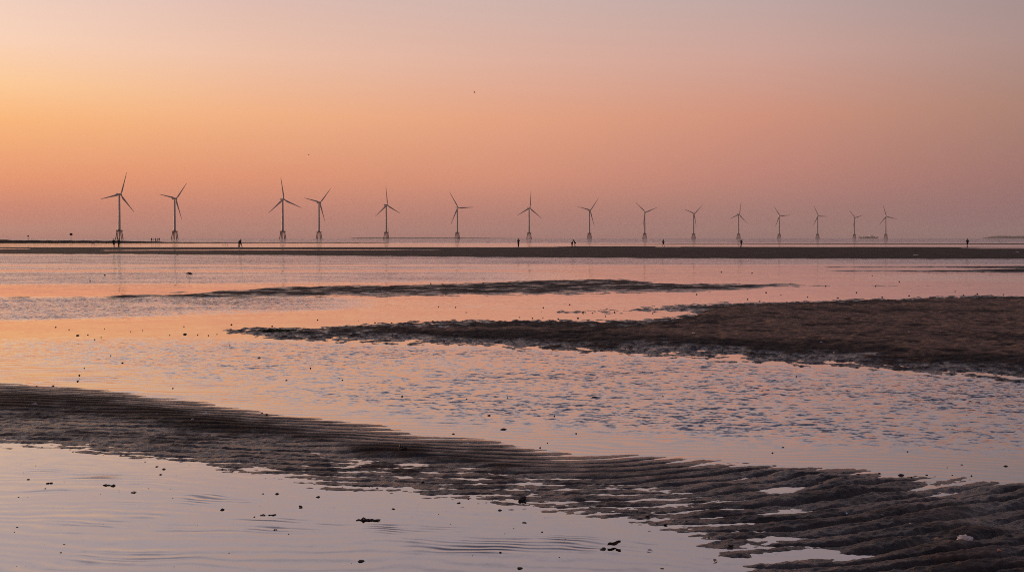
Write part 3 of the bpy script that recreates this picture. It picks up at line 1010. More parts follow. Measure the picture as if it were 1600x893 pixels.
put_person(177.8, 386.8, R(20), 1.76, POCKETS, 'person in a dark coat with bare lower legs, left of two side by side', bare_legs=True, coat=True, group='people by the far water')
put_person(185.6, 386.8, R(-150), 1.80, dict(STAND, lkn=(.05, -.01, .5), rkn=(-.05, -.01, .5), lan=(.05, .02, .08), ran=(-.05, .02, .08)), 'taller person in black with legs together, right of two standing side by side at left', group='people by the far water')
put_person(375.8, 386.4, R(75), 1.76, WALK, 'person walking beside a shorter companion near the end of the dark spit', top='black', legs='navy', group='people by the far water')
put_person(373.6, 386.0, R(60), 1.50, WALK2, 'shorter person walking close beside a taller companion near the end of the dark spit', top='black', legs='black', group='people by the far water', long_hair=True)
put_person(810.0, 386.6, R(170), 1.80, HANDS_UP, 'lone slim person in dark brown with hands raised, left of the centre turbine', top='brown', legs='brown', group='people by the far water')
put_person(898.6, 386.4, R(-80), 1.78, BEND, 'adult in black bending and reaching out over a child', long_hair=False, group='people by the far water')
put_person(893.9, 386.5, R(10), 1.22, STAND, 'small child in dark clothes standing under the reaching adult', group='people by the far water')
put_person(1036.4, 385.2, R(100), 1.66, WALK, 'person in brown striding along the water edge, right of the adult with the child', top='brown', legs='brown', bare_legs=True, group='people by the far water')
put_person(1158.3, 385.8, R(105), 1.70, WALK2, 'person in black leaning forward in mid stride, below the upright turbine on the right', top='black', legs='grey', group='people by the far water')
put_person(1511.6, 386.0, R(185), 1.78, ELBOWS, 'lone person at far right standing with both elbows out', top='black', legs='brown', group='people by the far water')
for k, (pu, dx, h_, rz_, lab) in enumerate(((236.8, 0, 1.62, 40, 'leftmost tiny figure of the distant group on the spit'), (239.2, 0, 1.58, -60, 'tiny figure pressed against the leftmost one in the distant group on the spit'),
                                            (242.6, 0, 1.66, 150, 'tiny lone figure in the middle of the distant group on the spit'), (245.6, 0, 1.60, -100, 'tiny figure second from the right in the distant group on the spit'), (248.6, 0, 1.68, 10, 'rightmost tiny figure of the distant group on the spit'))):
    put_person(pu, 0, R(rz_), h_, [POCKETS, STAND, STAND, WALK, STAND][k], lab, dz=0.42, dist=404 + 0.02 * pu, group='distant people standing on the spit')

# ------------------------------------------------------------------ birds
M_BIRDD = simple_mat('dark_plumage', (0.02, 0.018, 0.018), 0.7, 0.3, 30)
M_BIRDW = simple_mat('white_plumage', (0.75, 0.70, 0.68), 0.7, 0.08, 30)
M_BEAK = simple_mat('beak', (0.25, 0.12, 0.03), 0.5, 0.2, 30)


def gull_body(bm):
    lathe(bm, [(.005, -.21), (.03, -.17), (.065, -.08), (.078, 0), (.066, .09), (.045, .14), (.042, .18), (.046, .205), (.035, .235), (.012, .25)], 12, Matrix.Rotation(math.pi / 2, 4, 'X') @ Matrix.Diagonal((1, 1, 1, 1)))


def flying_gull(loc, rz, bank, label):
    root = empty('gull', loc, rz)
    root.rotation_euler = (0, bank, rz)
    tag(root, label, 'gull')
    bm = bmesh.new()
    gull_body(bm)
    bm_obj('body', bm, M_BIRDD, root, True)
    for sx in (-1, 1):
        bm = bmesh.new()
        pts = [(.04, .08, .03, .17), (.22, .10, .13, .16), (.42, .04, .17, .13), (.62, -.08, .12, .06), (.70, -.14, .10, .01)]
        up, dn = [], []
        for (wx, wy, wz, ch) in pts:
            up.append((bm.verts.new((sx * wx, -wy - ch / 2, wz + .006)), bm.verts.new((sx * wx, -wy + ch / 2, wz + .003))))
            dn.append((bm.verts.new((sx * wx, -wy - ch / 2, wz - .006)), bm.verts.new((sx * wx, -wy + ch / 2, wz - .003))))
        for i in range(len(pts) - 1):
            bm.faces.new((up[i][0], up[i + 1][0], up[i + 1][1], up[i][1]))
            bm.faces.new((dn[i][0], dn[i][1], dn[i + 1][1], dn[i + 1][0]))
            bm.faces.new((up[i][0], dn[i][0], dn[i + 1][0], up[i + 1][0]))
            bm.faces.new((up[i][1], up[i + 1][1], dn[i + 1][1], dn[i][1]))
        bm.faces.new((up[0][0], up[0][1], dn[0][1], dn[0][0]))
        bm.faces.new((up[-1][0], dn[-1][0], dn[-1][1], up[-1][1]))
        bm_obj('wing', bm, M_BIRDD, root, True)
    bm = bmesh.new()
    tube(bm, (0, -.24, 0), (0, -.30, -.01), .012, .003, 6)
    bm_obj('beak', bm, M_BEAK, root)
    return root


for (pu, pv, d, rz_, bk, lab) in ((741, 144.5, 260, 70, .35, 'dark gull in flight high in the sky at centre'), (482.3, 242.2, 330, 80, .2, 'faint smaller gull in flight above the turbines left of centre')):
    flying_gull((at_px(pu, d), d, CAM_H + (V0 - pv) * d / FOC), R(rz_), bk, lab)


def standing_gull(pu, pv, size, rz_, mat, label, group=None, upright=0.5, legs=True):
    x, y = ground_at(pu, pv)
    z = max(ground_z(x, y), -0.03)
    root = empty('gull', (x, y, z), rz_, size)
    tag(root, label, 'gull', group)
    bm = bmesh.new()
    gull_body(bm)
    hgt = .26 if legs else .08
    bo = bm_obj('body', bm, mat, root, True)
    bo.location = (0, 0, hgt)
    bo.rotation_euler = (-upright if legs else 0, 0, 0)
    bm = bmesh.new()
    hy = -.22 * math.cos(upright) if legs else -.22
    hz = hgt + (.22 * math.sin(upright) if legs else .0)
    bmesh.ops.create_uvsphere(bm, u_segments=10, v_segments=8, radius=.055, matrix=Matrix.Translation((0, hy, hz + .02)))
    tube(bm, (0, hy - .04, hz + .015), (0, hy - .12, hz), .014, .004, 6)
    bm_obj('head', bm, mat, root, True)
    if legs:
        for sx in (-.03, .03):
            bm = bmesh.new()
            tube(bm, (sx, .02, hgt - .03), (sx, 0, 0), .008, .007, 6)
            tube(bm, (sx, .01, .004), (sx, -.07, .004), .010, .004, 6)
            bm_obj('leg', bm, M_BEAK, root)
    return root


standing_gull(143.6, 383.0, 1.15, R(60), M_BIRDD, 'left one of two dark birds standing close together left of the two people', 'birds wading left of the two people', 0.9)
standing_gull(147.2, 383.0, 1.20, R(-60), M_BIRDD, 'right one of two dark birds standing close together left of the two people', 'birds wading left of the two people', 0.9)
for (pu, sz, lab) in ((348.3, .8, 'faint dark bird, leftmost of three wading left of the walking couple'), (351.8, 1.0, 'dark bird, middle one of three wading left of the walking couple'), (355.2, .9, 'dark bird, rightmost of three wading left of the walking couple')):
    standing_gull(pu, 383.2, sz, R(80), M_BIRDD, lab, 'birds wading left of the walking couple', 0.3)
standing_gull(1430.5, 400.6, 1.05, R(75), M_BIRDW, 'white gull resting on the far sand bank at right', None, 0.2, False)
standing_gull(1590.5, 395.8, 1.05, R(-80), M_BIRDW, 'white gull resting on the far sand bank at the right edge', None, 0.2, False)

# ------------------------------------------------------------------ stones, shells and weed
M_STONE = simple_mat('dark_stone', (0.042, 0.033, 0.030), 0.4, 0.5, 30, bump=0.002)
M_STONEB = simple_mat('brown_stone', (0.10, 0.05, 0.03), 0.55, 0.5, 30, bump=0.002)
M_SHELL = simple_mat('pale_shell', (0.72, 0.64, 0.62), 0.45, 0.12, 40)
M_BLUE = simple_mat('bluish_shell', (0.50, 0.62, 0.78), 0.45, 0.12, 40)
M_ORANGE = simple_mat('orange_shell', (0.60, 0.20, 0.06), 0.45, 0.2, 40)
M_TAN = simple_mat('tan_fragment', (0.40, 0.25, 0.13), 0.6, 0.25, 40)
M_WEED = simple_mat('brown_weed', (0.024, 0.014, 0.010), 0.5, 0.5, 40)
M_GREEN = simple_mat('green_weed', (0.045, 0.055, 0.022), 0.7, 0.5, 8)


def stone_mesh(seed):
    bm = bmesh.new()
    bmesh.ops.create_icosphere(bm, subdivisions=3, radius=1.0)
    rr = random.Random(seed)
    dirs = [(Vector((rr.gauss(0, 1), rr.gauss(0, 1), rr.gauss(0, 1))).normalized(), rr.uniform(.55, .9)) for _ in range(9)]
    for vv in bm.verts:
        c = vv.co.copy()
        for dvec, lim in dirs:      # flatten facets
            k = c.dot(dvec) - lim
            if k > 0:
                c -= dvec * k * 0.8
        f = 1 + .07 * math.sin(5 * c.x + seed) + .06 * math.sin(7 * c.y + 2 * seed) + .05 * math.sin(9 * c.z)
        vv.co = c * f
    me = bpy.data.meshes.new('stone')
    bm.to_mesh(me)
    bm.free()
    me.polygons.foreach_set('use_smooth', [True] * len(me.polygons))
    return me


STONES = [stone_mesh(k) for k in range(6)]
for me_ in STONES:
    me_.materials.append(M_STONE)
STONES_B = [m_.copy() for m_ in STONES]
for me_ in STONES_B:
    me_.materials.clear()
    me_.materials.append(M_STONEB)


def stone(pu, pv, wpx, label, cat='stone', group=None, flat=0.24, meshes=STONES, name='pebble', hp=None):
    x, y = ground_at(pu, pv)
    z = ground_z(x, y)
    w = wpx * y / FOC * 0.44
    vis = max(w * flat * 2, (hp or 0) * y / FOC)
    base = min(z, 0)
    topz = max(z, 0) + vis
    hz = (topz - z) / 2
    o = bpy.data.objects.new(name, random.choice(meshes))
    col.objects.link(o)
    o.location = (x, y, z + hz * 0.85)
    o.scale = (w, w * random.uniform(.6, .95), hz)
    o.rotation_euler = (0, 0, random.uniform(-.35, .35))
    tag(o, label, cat, group)
    return o


BIG = [
    (121.5, 524, 9, 'long dark stone in the orange water at left, largest of the scattered stones there'),
    (361, 507, 7, 'dark stone just above the left tip of the middle sand bar'),
    (289, 522, 10, 'flat dark stone in the water left of the middle sand bar tip'),
    (359, 539.5, 6, 'round dark stone just below the left tip of the middle sand bar'),
    (404, 559, 10, 'flat dark stone in the channel below the left tip of the middle sand bar'),
    (191, 566.5, 6, 'round dark stone alone in the channel at left'),
    (929, 620.5, 10, 'dark stone in the middle of the channel, right of centre'),
    (763.7, 648.7, 8, 'dark stone in the channel near centre, upper one of two'),
    (786.8, 670.7, 12, 'flat dark stone in the channel near centre, lower and wider one of two'),
    (708.4, 677.5, 6, 'small dark stone in the channel close to the rippled bar near centre'),
    (1222.7, 698.6, 7, 'dark stone in the channel above the rippled sand, right of centre'),
    (1571.5, 727.8, 9, 'dark stone in the channel near the right edge'),
    (1408, 741.7, 11, 'largest dark stone along the upper edge of the rippled sand at right'),
    (1283, 760.8, 11, 'big black stone half sunk in the rippled sand at right'),
    (1064.6, 730, 12, 'dark stone on the crest of the rippled bar right of centre'),
    (256, 732.5, 8, 'rounded dark stone in the front pool at left, upper right one of a close pair'),
    (251, 741, 7, 'dark stone in the front pool at left, lower one of a close pair'),
    (209, 769, 12, 'dark stone right of the large weed clump in the front pool'),
    (347.4, 795.6, 10, 'flat dark stone below the right hand dark streak in the front pool at left'),
    (100.4, 850, 8, 'dark oval stone in the lower left corner of the front pool'),
    (496.7, 776, 9, 'dark stone in the front pool below the rippled bar, left of centre'),
    (433, 771, 9, 'dark stone in the front pool left of centre, right one of a level pair'),
    (410.5, 771, 6, 'small dark stone in the front pool left of centre, left one of a level pair'),
    (716, 785.4, 9, 'dark stone just below the spindle shaped sand islets near centre'),
    (781, 796.6, 9, 'dark stone in the front pool below the sand islets, right of the one near centre'),
    (564, 876, 14, 'large dark stone at the bottom of the picture left of centre'),
    (942, 857.3, 14, 'flat dark stone beside the brown leaf in the front pool'),
    (1141, 853.6, 14, 'flat dark stone between the front pool and the sand at lower right'),
    (1040, 819.4, 9, 'dark stone below the sand islets right of centre'),
    (812, 887, 12, 'dark stone cut by the bottom edge of the picture near centre'),
    (1034.8, 887.6, 9, 'dark stone by the bottom edge of the picture right of centre'),
    (661, 753.5, 8, 'black stone resting on a sand islet near centre'),
    (781, 862.8, 9, 'thin dark stone among the dark streaks in the front pool'),
    (819.7, 816, 11, 'flat dark stone below the black weed clump at centre'),
    (1430, 392.3, 6, 'dark lump of stone on the far bank at right above the white gull'),
    (887, 393.3, 3, 'dark stone on the far bank below the adult with the child'),
    (1101, 397, 4, 'dark stone on the far bank left of the walker in black'),
    (277, 398.6, 4, 'dark stone at the lower edge of the far bank at left'),
    (741 + 568, 465.4, 6, 'dark stone at the water edge above the brown bar at right'),
    (1566, 490.5, 6, 'dark stone on the brown bar near the right edge'),
]
for (pu, pv, w, lab) in BIG:
    stone(pu, pv, w, lab)

SM_FRONT = [(65.5, 698, 3), (114, 706, 3), (161, 710, 3), (189, 711, 5), (226.6, 721, 4), (245, 728.5, 7), (275, 744, 5), (33, 724, 3), (56, 727, 4), (37, 738.6, 2.5), (44, 748.5, 8), (71, 762.7, 5), (100, 753, 3), (231.7, 762.7, 4), (186, 764.7, 3), (186.3, 768, 2.5), (29, 776, 5), (43.5, 776, 3),
            (157, 771.5, 2.5), (148, 774, 2.5), (265.6, 763.7, 3), (269.7, 778, 4), (305.4, 740, 3), (347.8, 733, 3), (353, 734.2, 2.5), (363.7, 735.6, 3), (388.5, 737, 3), (202, 804.4, 4), (27, 823, 6), (22, 830.6, 4), (95, 862.5, 6), (162, 818.6, 3), (232.7, 821.7, 3), (308.4, 819.7, 3), (358, 863.5, 4),
            (271.4, 884.5, 4), (210, 884.5, 4), (241.6, 863, 3), (70, 788, 4), (83, 792.5, 3), (97.7, 793.2, 2.5), (176.8, 722.3, 2.5), (397, 807, 6), (535, 760.7, 3), (582, 760, 4), (589, 761.7, 5), (577, 760.6, 3), (406, 790, 3), (459.7, 797.6, 4), (522, 792.5, 3), (614.8, 794.6, 8), (652.8, 787.8, 3),
            (643.6, 806.8, 3), (685, 803, 4), (697, 798.6, 2.5), (703.7, 818, 4), (731.8, 779.3, 4), (769, 781.3, 3), (788.8, 833, 4), (451, 833.6, 5), (515, 835, 3), (522, 857.4, 4), (738, 867.5, 4), (549, 879, 3), (762, 880.3, 3), (406, 837.5, 2.5), (802, 825, 5), (847, 830.5, 6), (883.8, 841.4, 4), (873.6, 870, 5),
            (851.5, 808.2, 3), (856.3, 808.2, 3), (1107.7, 839.4, 5), (1026.6, 818.7, 4), (1048.7, 813, 4), (1012, 807.5, 9), (1072.4, 815.6, 6), (1091, 814.6, 3), (923.5, 793, 9), (965, 800, 3), (995.6, 799.7, 4), (415, 747, 2.5), (428.5, 746.5, 2.5), (494, 748, 2.5), (26, 884, 3), (39, 884.5, 3), (37, 850, 2.5), (70, 850, 2.5), (130, 843, 2.5)]
SM_CHAN = [(87, 511, 4), (108, 515, 3), (137, 523, 4), (147.5, 530.5, 5), (163, 513.6, 3), (308.5, 523, 4), (265, 523.3, 3), (325.7, 524, 3), (339, 522, 3), (173, 555.5, 4), (371, 552, 3), (124, 586, 5), (121.5, 595.3, 5), (83, 602.6, 5), (131.6, 575, 2.5), (485, 575, 4), (448, 594, 3), (270, 606.4, 3), (57.5, 604, 3),
           (496, 499.7, 4), (425, 509.5, 3), (287.5, 510, 3), (32, 521, 2.5), (158, 526.7, 3), (204, 518, 2.5), (223, 516, 2.5), (5, 545, 3), (3, 551, 3), (530, 591, 3), (409.5, 645, 4), (416.6, 648, 6), (628, 619, 5), (729, 623.6, 3), (447, 594, 3), (535, 593.6, 3), (793, 621, 3), (1035.8, 619, 3), (866, 649.7, 4),
           (899.7, 677, 5), (844, 699, 4), (855, 691.7, 2.5), (1418, 705.4, 4), (1503, 725.7, 6), (1374, 739.3, 5), (1448, 741.7, 5), (1340.8, 742, 7), (1424, 746.7, 5), (1488, 742, 3), (1518, 743, 3), (1480, 730, 2.5), (1207, 707, 4), (723, 503, 3), (738, 502, 2.5), (1004, 581, 3), (1244, 588, 4), (1504, 584, 5)]
SM_FAR = [(141, 438.6, 4), (163.7, 429.5, 4), (673, 443, 3), (692, 444, 3), (755, 443, 3), (849, 480.5, 4), (846, 486.5, 4), (728, 488, 3), (747, 490, 3), (812, 495.5, 3), (832, 497, 4), (848, 496.5, 3), (890, 475.7, 4), (872, 498, 4), (903, 497, 5), (911, 488, 3), (926, 489, 4), (946, 494, 3), (960, 487.5, 3), (1020, 489.5, 3),
          (1127, 425, 3), (1175, 426.5, 3), (1363, 430.5, 3), (1405, 440, 3), (1368, 447, 3), (1338, 457, 4), (1290, 447, 3), (1197, 457, 4), (1220, 460.5, 3), (1168, 467.5, 4), (1187, 471, 3), (1088.6, 460, 4), (1492, 455, 3), (1527, 459, 4), (1568, 460, 3), (1505, 461, 3), (1378, 464.5, 6), (1420, 462, 5), (1262, 464, 3), (685, 479, 3), (712, 480, 3), (560, 501, 3), (586, 504, 4), (612, 504.5, 4), (541, 509, 4), (676, 502, 4)]
for (pu, pv, w) in SM_FRONT:
    stone(pu, pv, w, 'tiny dark pebble lying in the still front pool', 'pebble', 'tiny pebbles in the front pool')
for (pu, pv, w) in SM_CHAN:
    stone(pu, pv, w, 'tiny dark pebble lying in the channel between the rippled bar and the middle bar', 'pebble', 'tiny pebbles in the middle channel', hp=1.6)
for (pu, pv, w) in SM_FAR:
    stone(pu, pv, w, 'tiny dark stone poking from the pink water beyond the middle bar', 'pebble', 'tiny stones in the far shallows', hp=1.5)


def weed(name, pu, pv, wpx, dpx, nstr, label, cat='seaweed', mat=M_WEED, seed=0, rad=.006, lump=True, mound=1.0):
    rr = random.Random(seed)
    x, y = ground_at(pu, pv)
    w = wpx * y / FOC / 2
    d = max(dpx * y / FOC * 2.2, w * .18) / 2
    bm = bmesh.new()
    for k in range(nstr):
        x0, y0 = rr.uniform(-.8, .5) * w, rr.uniform(-1, 1) * d
        n = 6
        L = w * rr.uniform(.5, 1.0)
        a = rr.uniform(-.5, .5)
        pts = []
        for i in range(n):
            f = i / (n - 1)
            pxx = max(-w, min(w, x0 + L * f * math.cos(a)))
            pyy = y0 + L * f * math.sin(a) * .5 + rr.uniform(-.15, .15) * d
            gz = max(ground_z(x + pxx, y + pyy), -.004)
            pts.append((pxx, pyy, gz + rad * .6 + abs(rr.gauss(0, rad * 1.1)) * mound))
        polytube(bm, pts, [rad * .5, rad, rad * rr.uniform(.8, 1.5), rad * rr.uniform(.8, 1.4), rad * .9, rad * .35], 6)
    if lump:
        g = bmesh.ops.create_icosphere(bm, subdivisions=3, radius=1.0)
        gz = max(ground_z(x, y), -.004)
        for vv in g['verts']:
            c = vv.co
            f = 1 + .3 * math.sin(6 * c.x + seed) * math.sin(5 * c.y) + .15 * math.sin(11 * c.z + 9 * c.x)
            vv.co = Vector((c.x * w * (.42 if wpx < 40 else .22) * f, c.y * d * .6 * f, gz + max(-.01, c.z * w * .07 * f)))
    o = bm_obj(name, bm, mat, None, True)
    o.location = (x, y, 0)
    tag(o, label, cat)
    return o


weed('seaweed_clump', 169, 758, 24, 3, 6, 'largest dark weed clump in the front pool at left', seed=1, rad=.004)
weed('seaweed_strand', 74, 755, 14, 2, 4, 'short dark weed strand left of the large weed clump', seed=2, lump=False, rad=.004)
weed('seaweed_strand', 570, 812, 56, 3, 7, 'long dark weed strand lying across the front pool left of centre', seed=3, rad=.0045)
weed('seaweed_strand', 415, 804, 32, 2, 5, 'thin broken weed strand in the front pool, left of the long one', seed=4, lump=False, rad=.003)
weed('seaweed_strand', 429, 828, 9, 5, 4, 'tiny forked weed sprig in the front pool below the thin broken strand', seed=5, lump=False, rad=.003)
weed('seaweed_strand', 468, 792, 8, 2, 3, 'small flat weed scrap in the front pool left of centre', seed=6, lump=False, rad=.005)
weed('seaweed_clump', 814.6, 781, 17, 5, 10, 'black weed clump at the edge of the sand islets near centre', seed=7)
weed('seaweed_clump', 628, 707, 16, 5, 10, 'dark reddish weed clump on the rippled bar left of centre', seed=8)
weed('seaweed_clump', 68, 655, 10, 3, 6, 'reddish weed scrap on the rippled bar at left', seed=9, mat=M_STONEB)
weed('seaweed_strand', 293, 428, 18, 1, 4, 'thin dark weed line in the far ruffled water at left', seed=10, lump=False, rad=.03)
weed('seaweed_patch', 432, 518.5, 60, 5, 60, 'green weed patch on the left tip of the middle sand bar', mat=M_GREEN, seed=11, lump=False, rad=.009)

# brown leaf
x, y = ground_at(958.8, 853)
bm = bmesh.new()
vs = []
for i in range(9):
    f = i / 8
    wd = .018 * math.sin(math.pi * min(1, f * 1.0)) ** .7 + .001
    zc = .004 + .020 * f ** 2 + .004 * math.sin(9 * f)
    xx = (f - .5) * .085
    vs.append([bm.verts.new((xx, -wd, zc + .010)), bm.verts.new((xx, 0, zc)), bm.verts.new((xx, wd, zc + .012))])
for a_, b_ in zip(vs, vs[1:]):
    for k in range(2):
        bm.faces.new((a_[k], b_[k], b_[k + 1], a_[k + 1]))
bmesh.ops.solidify(bm, geom=bm.faces[:], thickness=.0015)
lf_ = bm_obj('dry_leaf', bm, M_STONEB, None, True)
lf_.location = (x, y, 0.001)
lf_.rotation_euler = (.15, .1, .3)
tag(lf_, 'curled brown leaf floating in the front pool right of the dark streaks', 'leaf')


def shell(pu, pv, wpx, label, mat, tilt=.35, rz_=0.0):
    x, y = ground_at(pu, pv)
    z = max(ground_z(x, y), 0)
    r = wpx * y / FOC / 2
    bm = bmesh.new()
    nr, na = 7, 19
    grid = []
    for i in range(nr):
        row = []
        for j in range(na):
            th = math.pi * (-.5 + j / (na - 1)) * .92
            rr = i / (nr - 1)
            ridge_ = 1 + .035 * math.cos(j * math.pi) * rr
            px_ = math.sin(th) * rr * ridge_
            py_ = math.cos(th) * rr * 1.05 * ridge_ - .45
            dome = .42 * (1 - (px_ ** 2 + (py_ + .0) ** 2) * .75)
            row.append(bm.verts.new((px_ * r, py_ * r, max(0, dome) * r + (.03 * r * math.cos(j * math.pi) * rr))))
        grid.append(row)
    for i in range(nr - 1):
        for j in range(na - 1):
            try:
                bm.faces.new((grid[i][j], grid[i + 1][j], grid[i + 1][j + 1], grid[i][j + 1]))
            except ValueError:
                pass
    bmesh.ops.remove_doubles(bm, verts=bm.verts[:], dist=r * .01)
    bmesh.ops.solidify(bm, geom=bm.faces[:], thickness=r * .07)
    o = bm_obj('seashell', bm, mat, None, True)
    o.location = (x, y, z + r * .12)
    o.rotation_euler = (tilt, 0, rz_)
    tag(o, label, 'shell')
    return o


shell(1014.8, 860, 9, 'pale white shell in the front pool right of the brown leaf', M_SHELL, .5, .4)
shell(1322.8, 806.8, 7, 'small bluish white shell on the rippled sand at right', M_BLUE, .4, 1.0)
shell(1378, 814, 5, 'tiny bluish shell on the rippled sand, right of the bluish white one', M_BLUE, .4, 2.0)
shell(1561, 877.5, 8, 'orange shell on the rippled sand in the lower right corner', M_ORANGE, .3, .2)
shell(1464.6, 854, 10, 'tan shell beside the crumpled pale scrap at lower right', M_TAN, .4, -.4)
shell(1117, 876, 10, 'tan shell in the front pool at the sand edge, lower right', M_TAN, .3, .9)
shell(1422, 832, 4, 'tiny white shell on the rippled sand above the tan shell', M_SHELL, .4, .2)
shell(1355, 751, 4, 'tiny white shell near the upper edge of the rippled sand at right', M_SHELL, .4, .8)
shell(322, 650, 7, 'white shell standing up on the rippled bar at left', M_SHELL, .9, .2)
shell(301, 661, 4, 'tiny white shell just below the upright one on the rippled bar', M_SHELL, .4, .2)
shell(54, 635.5, 9, 'flat pale shell on the upper part of the rippled bar at far left', M_SHELL, .2, .2)
shell(688, 513, 7, 'white shell on the dark part of the middle bar near centre', M_SHELL, .5, .1)
shell(1420, 527, 5, 'white shell on the brown bar right of centre', M_SHELL, .5, 1.1)
shell(1303, 555.5, 5, 'white shell at the wet lower edge of the brown bar', M_SHELL, .5, .6)
shell(1283, 539, 5, 'bluish shell on the brown bar above its wet lower edge', M_BLUE, .5, .6)
shell(1084, 529, 5, 'pale shell on the dark middle bar right of centre', M_SHELL, .5, -.6)

# crumpled scrap
x, y = ground_at(1507.5, 857)
z = ground_z(x, y)
bm = bmesh.new()
bmesh.ops.create_icosphere(bm, subdivisions=4, radius=1.0)
for vv in bm.verts:
    c = vv.co.copy()
    f = 0.9 + .45 * float(perlin(np.array([c.x * 2.3 + c.z]), np.array([c.y * 2.3 - c.z * 1.3]), 91)[0]) + .6 * abs(float(perlin(np.array([c.x * 5 - c.z * 3]), np.array([c.y * 5 + c.z * 4]), 92)[0]))
    vv.co = Vector((c.x * .043 * f, c.y * .032 * f, max(-.004, c.z * .022 * f)))
sc_ = bm_obj('crumpled_scrap', bm, M_SHELL, None, False)
sc_.location = (x, y, z + .008)
tag(sc_, 'crumpled pinkish white scrap lying on the rippled sand at lower right', 'litter')

# ------------------------------------------------------------------ world: dusk sky
w = bpy.data.worlds.new('World')
scene.world = w
w.use_nodes = True
t = NT(w.node_tree)
tc = t.n('ShaderNodeTexCoord').outputs['Generated']
dx, dy_, dz_ = t.sep(tc)
el = t.math('ARCSINE', t.math('MINIMUM', t.math('MAXIMUM', dz_, -1.0), 1.0))
elf = t.math('DIVIDE', el, math.pi / 2)                    # 0 horizon .. 1 zenith
az = t.math('ARCTAN2', dx, dy_)                            # 0 ahead, positive right


DESAT = 0.955


def soft(c):
    g_ = 0.3 * c[0] + 0.55 * c[1] + 0.15 * c[2]
    return tuple(g_ + (q - g_) * DESAT for q in c)


def lin(c):
    c = c / 255.0
    return c / 12.92 if c <= 0.04045 else ((c + 0.055) / 1.055) ** 2.4


def vrow(v):      # elevation fraction of a photograph row (u about centre)
    return math.atan((V0 - v) / FOC) / (math.pi / 2)


STN = [  # azimuth (deg), stops (row -> sRGB)
    (-180, [(372, (82, 64, 70)), (280, (96, 74, 80)), (186, (100, 82, 92)), (93, (102, 88, 102)), (0, (100, 92, 110))]),
    (-75, [(372, (170, 112, 100)), (280, (228, 146, 100)), (186, (250, 190, 130)), (93, (240, 200, 165)), (0, (226, 194, 178))]),
    (-26.5, [(372, (176, 120, 113)), (330, (200, 129, 111)), (330 - 40, (229, 146, 108)), (205, (249, 180, 120)), (155, (251, 199, 148)), (90, (247, 207, 181)), (0, (233, 202, 191))]),
    (-14, [(372, (171, 118, 113)), (330, (192, 128, 113)), (280, (222, 144, 111)), (186, (241, 174, 128)), (93, (235, 189, 164)), (0, (219, 185, 175))]),
    (0, [(372, (166, 117, 114)), (330, (182, 125, 114)), (280, (211, 140, 116)), (186, (227, 159, 126)), (93, (221, 173, 155)), (0, (206, 177, 169))]),
    (14, [(372, (152, 114, 114)), (330, (164, 120, 114)), (280, (187, 127, 116)), (186, (207, 143, 121)), (93, (204, 160, 148)), (0, (188, 164, 161))]),
    (26.5, [(372, (140, 110, 112)), (330, (146, 108, 109)), (280, (159, 114, 108)), (186, (172, 129, 114)), (93, (173, 142, 136)), (0, (160, 143, 144))]),
    (80, [(372, (104, 86, 96)), (280, (124, 98, 104)), (186, (136, 112, 116)), (93, (136, 120, 128)), (0, (128, 120, 134))]),
    (180, [(372, (82, 64, 70)), (280, (96, 74, 80)), (186, (100, 82, 92)), (93, (102, 88, 102)), (0, (100, 92, 110))]),
]
HIGH = {  # colours above the frame: elevation degrees -> sRGB (left, right)
    18: ((226, 203, 203), (178, 160, 168)), 26: ((186, 170, 176), (146, 136, 148)), 36: ((124, 117, 134), (104, 100, 118)), 50: ((92, 92, 112), (78, 80, 100)), 90: ((74, 80, 108), (70, 76, 104))}
cur = None
prev_az = None
for (a_, stops) in STN:
    rp_ = t.n('ShaderNodeValToRGB')
    rp_.color_ramp.interpolation = 'EASE' if False else 'LINEAR'
    cr = rp_.color_ramp
    lo_w = max(0, min(1, (26.5 - a_) / 53)) if abs(a_) <= 80 else 0
    pts = [(vrow(r_), c_) for r_, c_ in stops]
    for dg_, (cl, crr) in HIGH.items():
        if abs(a_) >= 170 and dg_ == 18:
            c_ = (98, 92, 112)
        else:
            c_ = tuple(cl[i] * lo_w + crr[i] * (1 - lo_w) for i in range(3))
        pts.append((dg_ / 90, c_))
    pts.sort()
    while len(cr.elements) > 1:
        cr.elements.remove(cr.elements[-1])
    cr.elements[0].position = pts[0][0]
    cr.elements[0].color = c4(*[lin(q) for q in soft(pts[0][1])])
    for (ps, c_) in pts[1:]:
        e_ = cr.elements.new(ps)
        e_.color = c4(*[lin(q) for q in soft(c_)])
    t.put(rp_.inputs[0], elf)
    if cur is None:
        cur = rp_.outputs[0]
    else:
        f_ = t.mapr(az, R(prev_az), R(a_), 0, 1)
        cur = t.mixc(f_, cur, rp_.outputs[0])
    prev_az = a_
bg = t.n('ShaderNodeBackground')
t.put(bg.inputs[0], cur)
bg.inputs[1].default_value = 1.0
SUN_EL, SUN_AZ = 1.5, -46.0
sky = t.n('ShaderNodeTexSky', sky_type='NISHITA')
sky.sun_disc = False
sky.sun_elevation = R(SUN_EL)
sky.sun_rotation = R(SUN_AZ)
bg2 = t.n('ShaderNodeBackground')
t.put(bg2.inputs[0], sky.outputs[0])
bg2.inputs[1].default_value = 0.004
ad = t.n('ShaderNodeAddShader')
t.nt.links.new(bg.outputs[0], ad.inputs[0])
t.nt.links.new(bg2.outputs[0], ad.inputs[1])
wo = t.n('ShaderNodeOutputWorld')
t.nt.links.new(ad.outputs[0], wo.inputs[0])

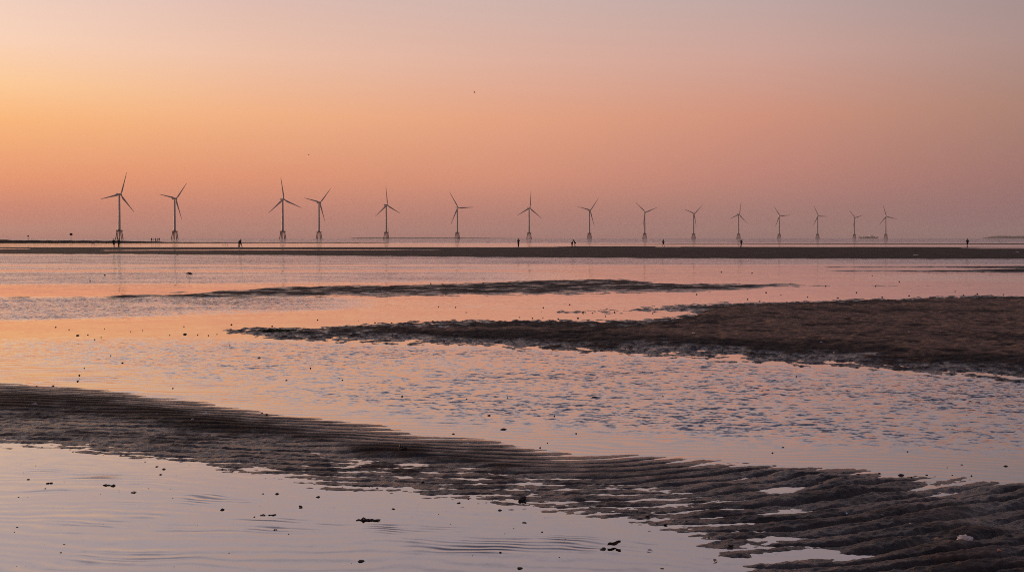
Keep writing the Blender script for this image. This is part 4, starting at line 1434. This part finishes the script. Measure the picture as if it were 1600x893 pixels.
sl = bpy.data.lights.new('sun', 'SUN')
sl.energy = 3.0
sl.angle = R(6)
sl.color = (1.0, 0.62, 0.36)
so = bpy.data.objects.new('sun', sl)
col.objects.link(so)
sd = Vector((math.sin(R(SUN_AZ)) * math.cos(R(SUN_EL)), math.cos(R(SUN_AZ)) * math.cos(R(SUN_EL)), math.sin(R(SUN_EL))))
so.rotation_euler = (-sd).to_track_quat('-Z', 'Y').to_euler()

# ------------------------------------------------------------------ air
HAZE = 4.0e-5
if HAZE > 0:
    bm = bmesh.new()
    box(bm, (0, 6400, 68.5), (28000, 15600, 141.0))
    hz_ = bm_obj('haze', bm)
    m, tt = new_mat('haze')
    pv_ = tt.n('ShaderNodeVolumePrincipled')
    pv_.inputs['Color'].default_value = c4(0.86, 0.80, 0.80)
    pv_.inputs['Density'].default_value = HAZE
    pv_.inputs['Anisotropy'].default_value = 0.2
    tt.out(None, pv_.outputs[0])
    hz_.data.materials.append(m)
    tag(hz_, kind='stuff', label='thin dusk haze over the water')

# ------------------------------------------------------------------ camera and render settings
cd = bpy.data.cameras.new('camera')
cd.sensor_width = 36
cd.lens = 36 * FOC / 1600
cd.shift_y = -(446.5 - V0) / 1600
cd.clip_start = 0.05
cd.clip_end = 60000
co_ = bpy.data.objects.new('camera', cd)
col.objects.link(co_)
co_.location = (0, 0, CAM_H)
co_.rotation_euler = (math.pi / 2, 0, 0)
scene.camera = co_
vs_ = scene.view_settings
vs_.view_transform = 'Standard'
vs_.look = 'None'
vs_.gamma = 1
vs_.exposure = 0.04
vs_.use_curve_mapping = False
scene.cycles.use_denoising = False
try:
    scene.cycles.denoiser = 'OPENIMAGEDENOISE'
except Exception:
    pass
scene.cycles.pixel_filter_type = 'BLACKMAN_HARRIS'
scene.cycles.filter_width = 1.0
scene.cycles.sample_clamp_direct = 3.0
scene.cycles.sample_clamp_indirect = 3.0
scene.cycles.volume_bounces = 0
scene.cycles.max_bounces = 8
scene.cycles.transparent_max_bounces = 8
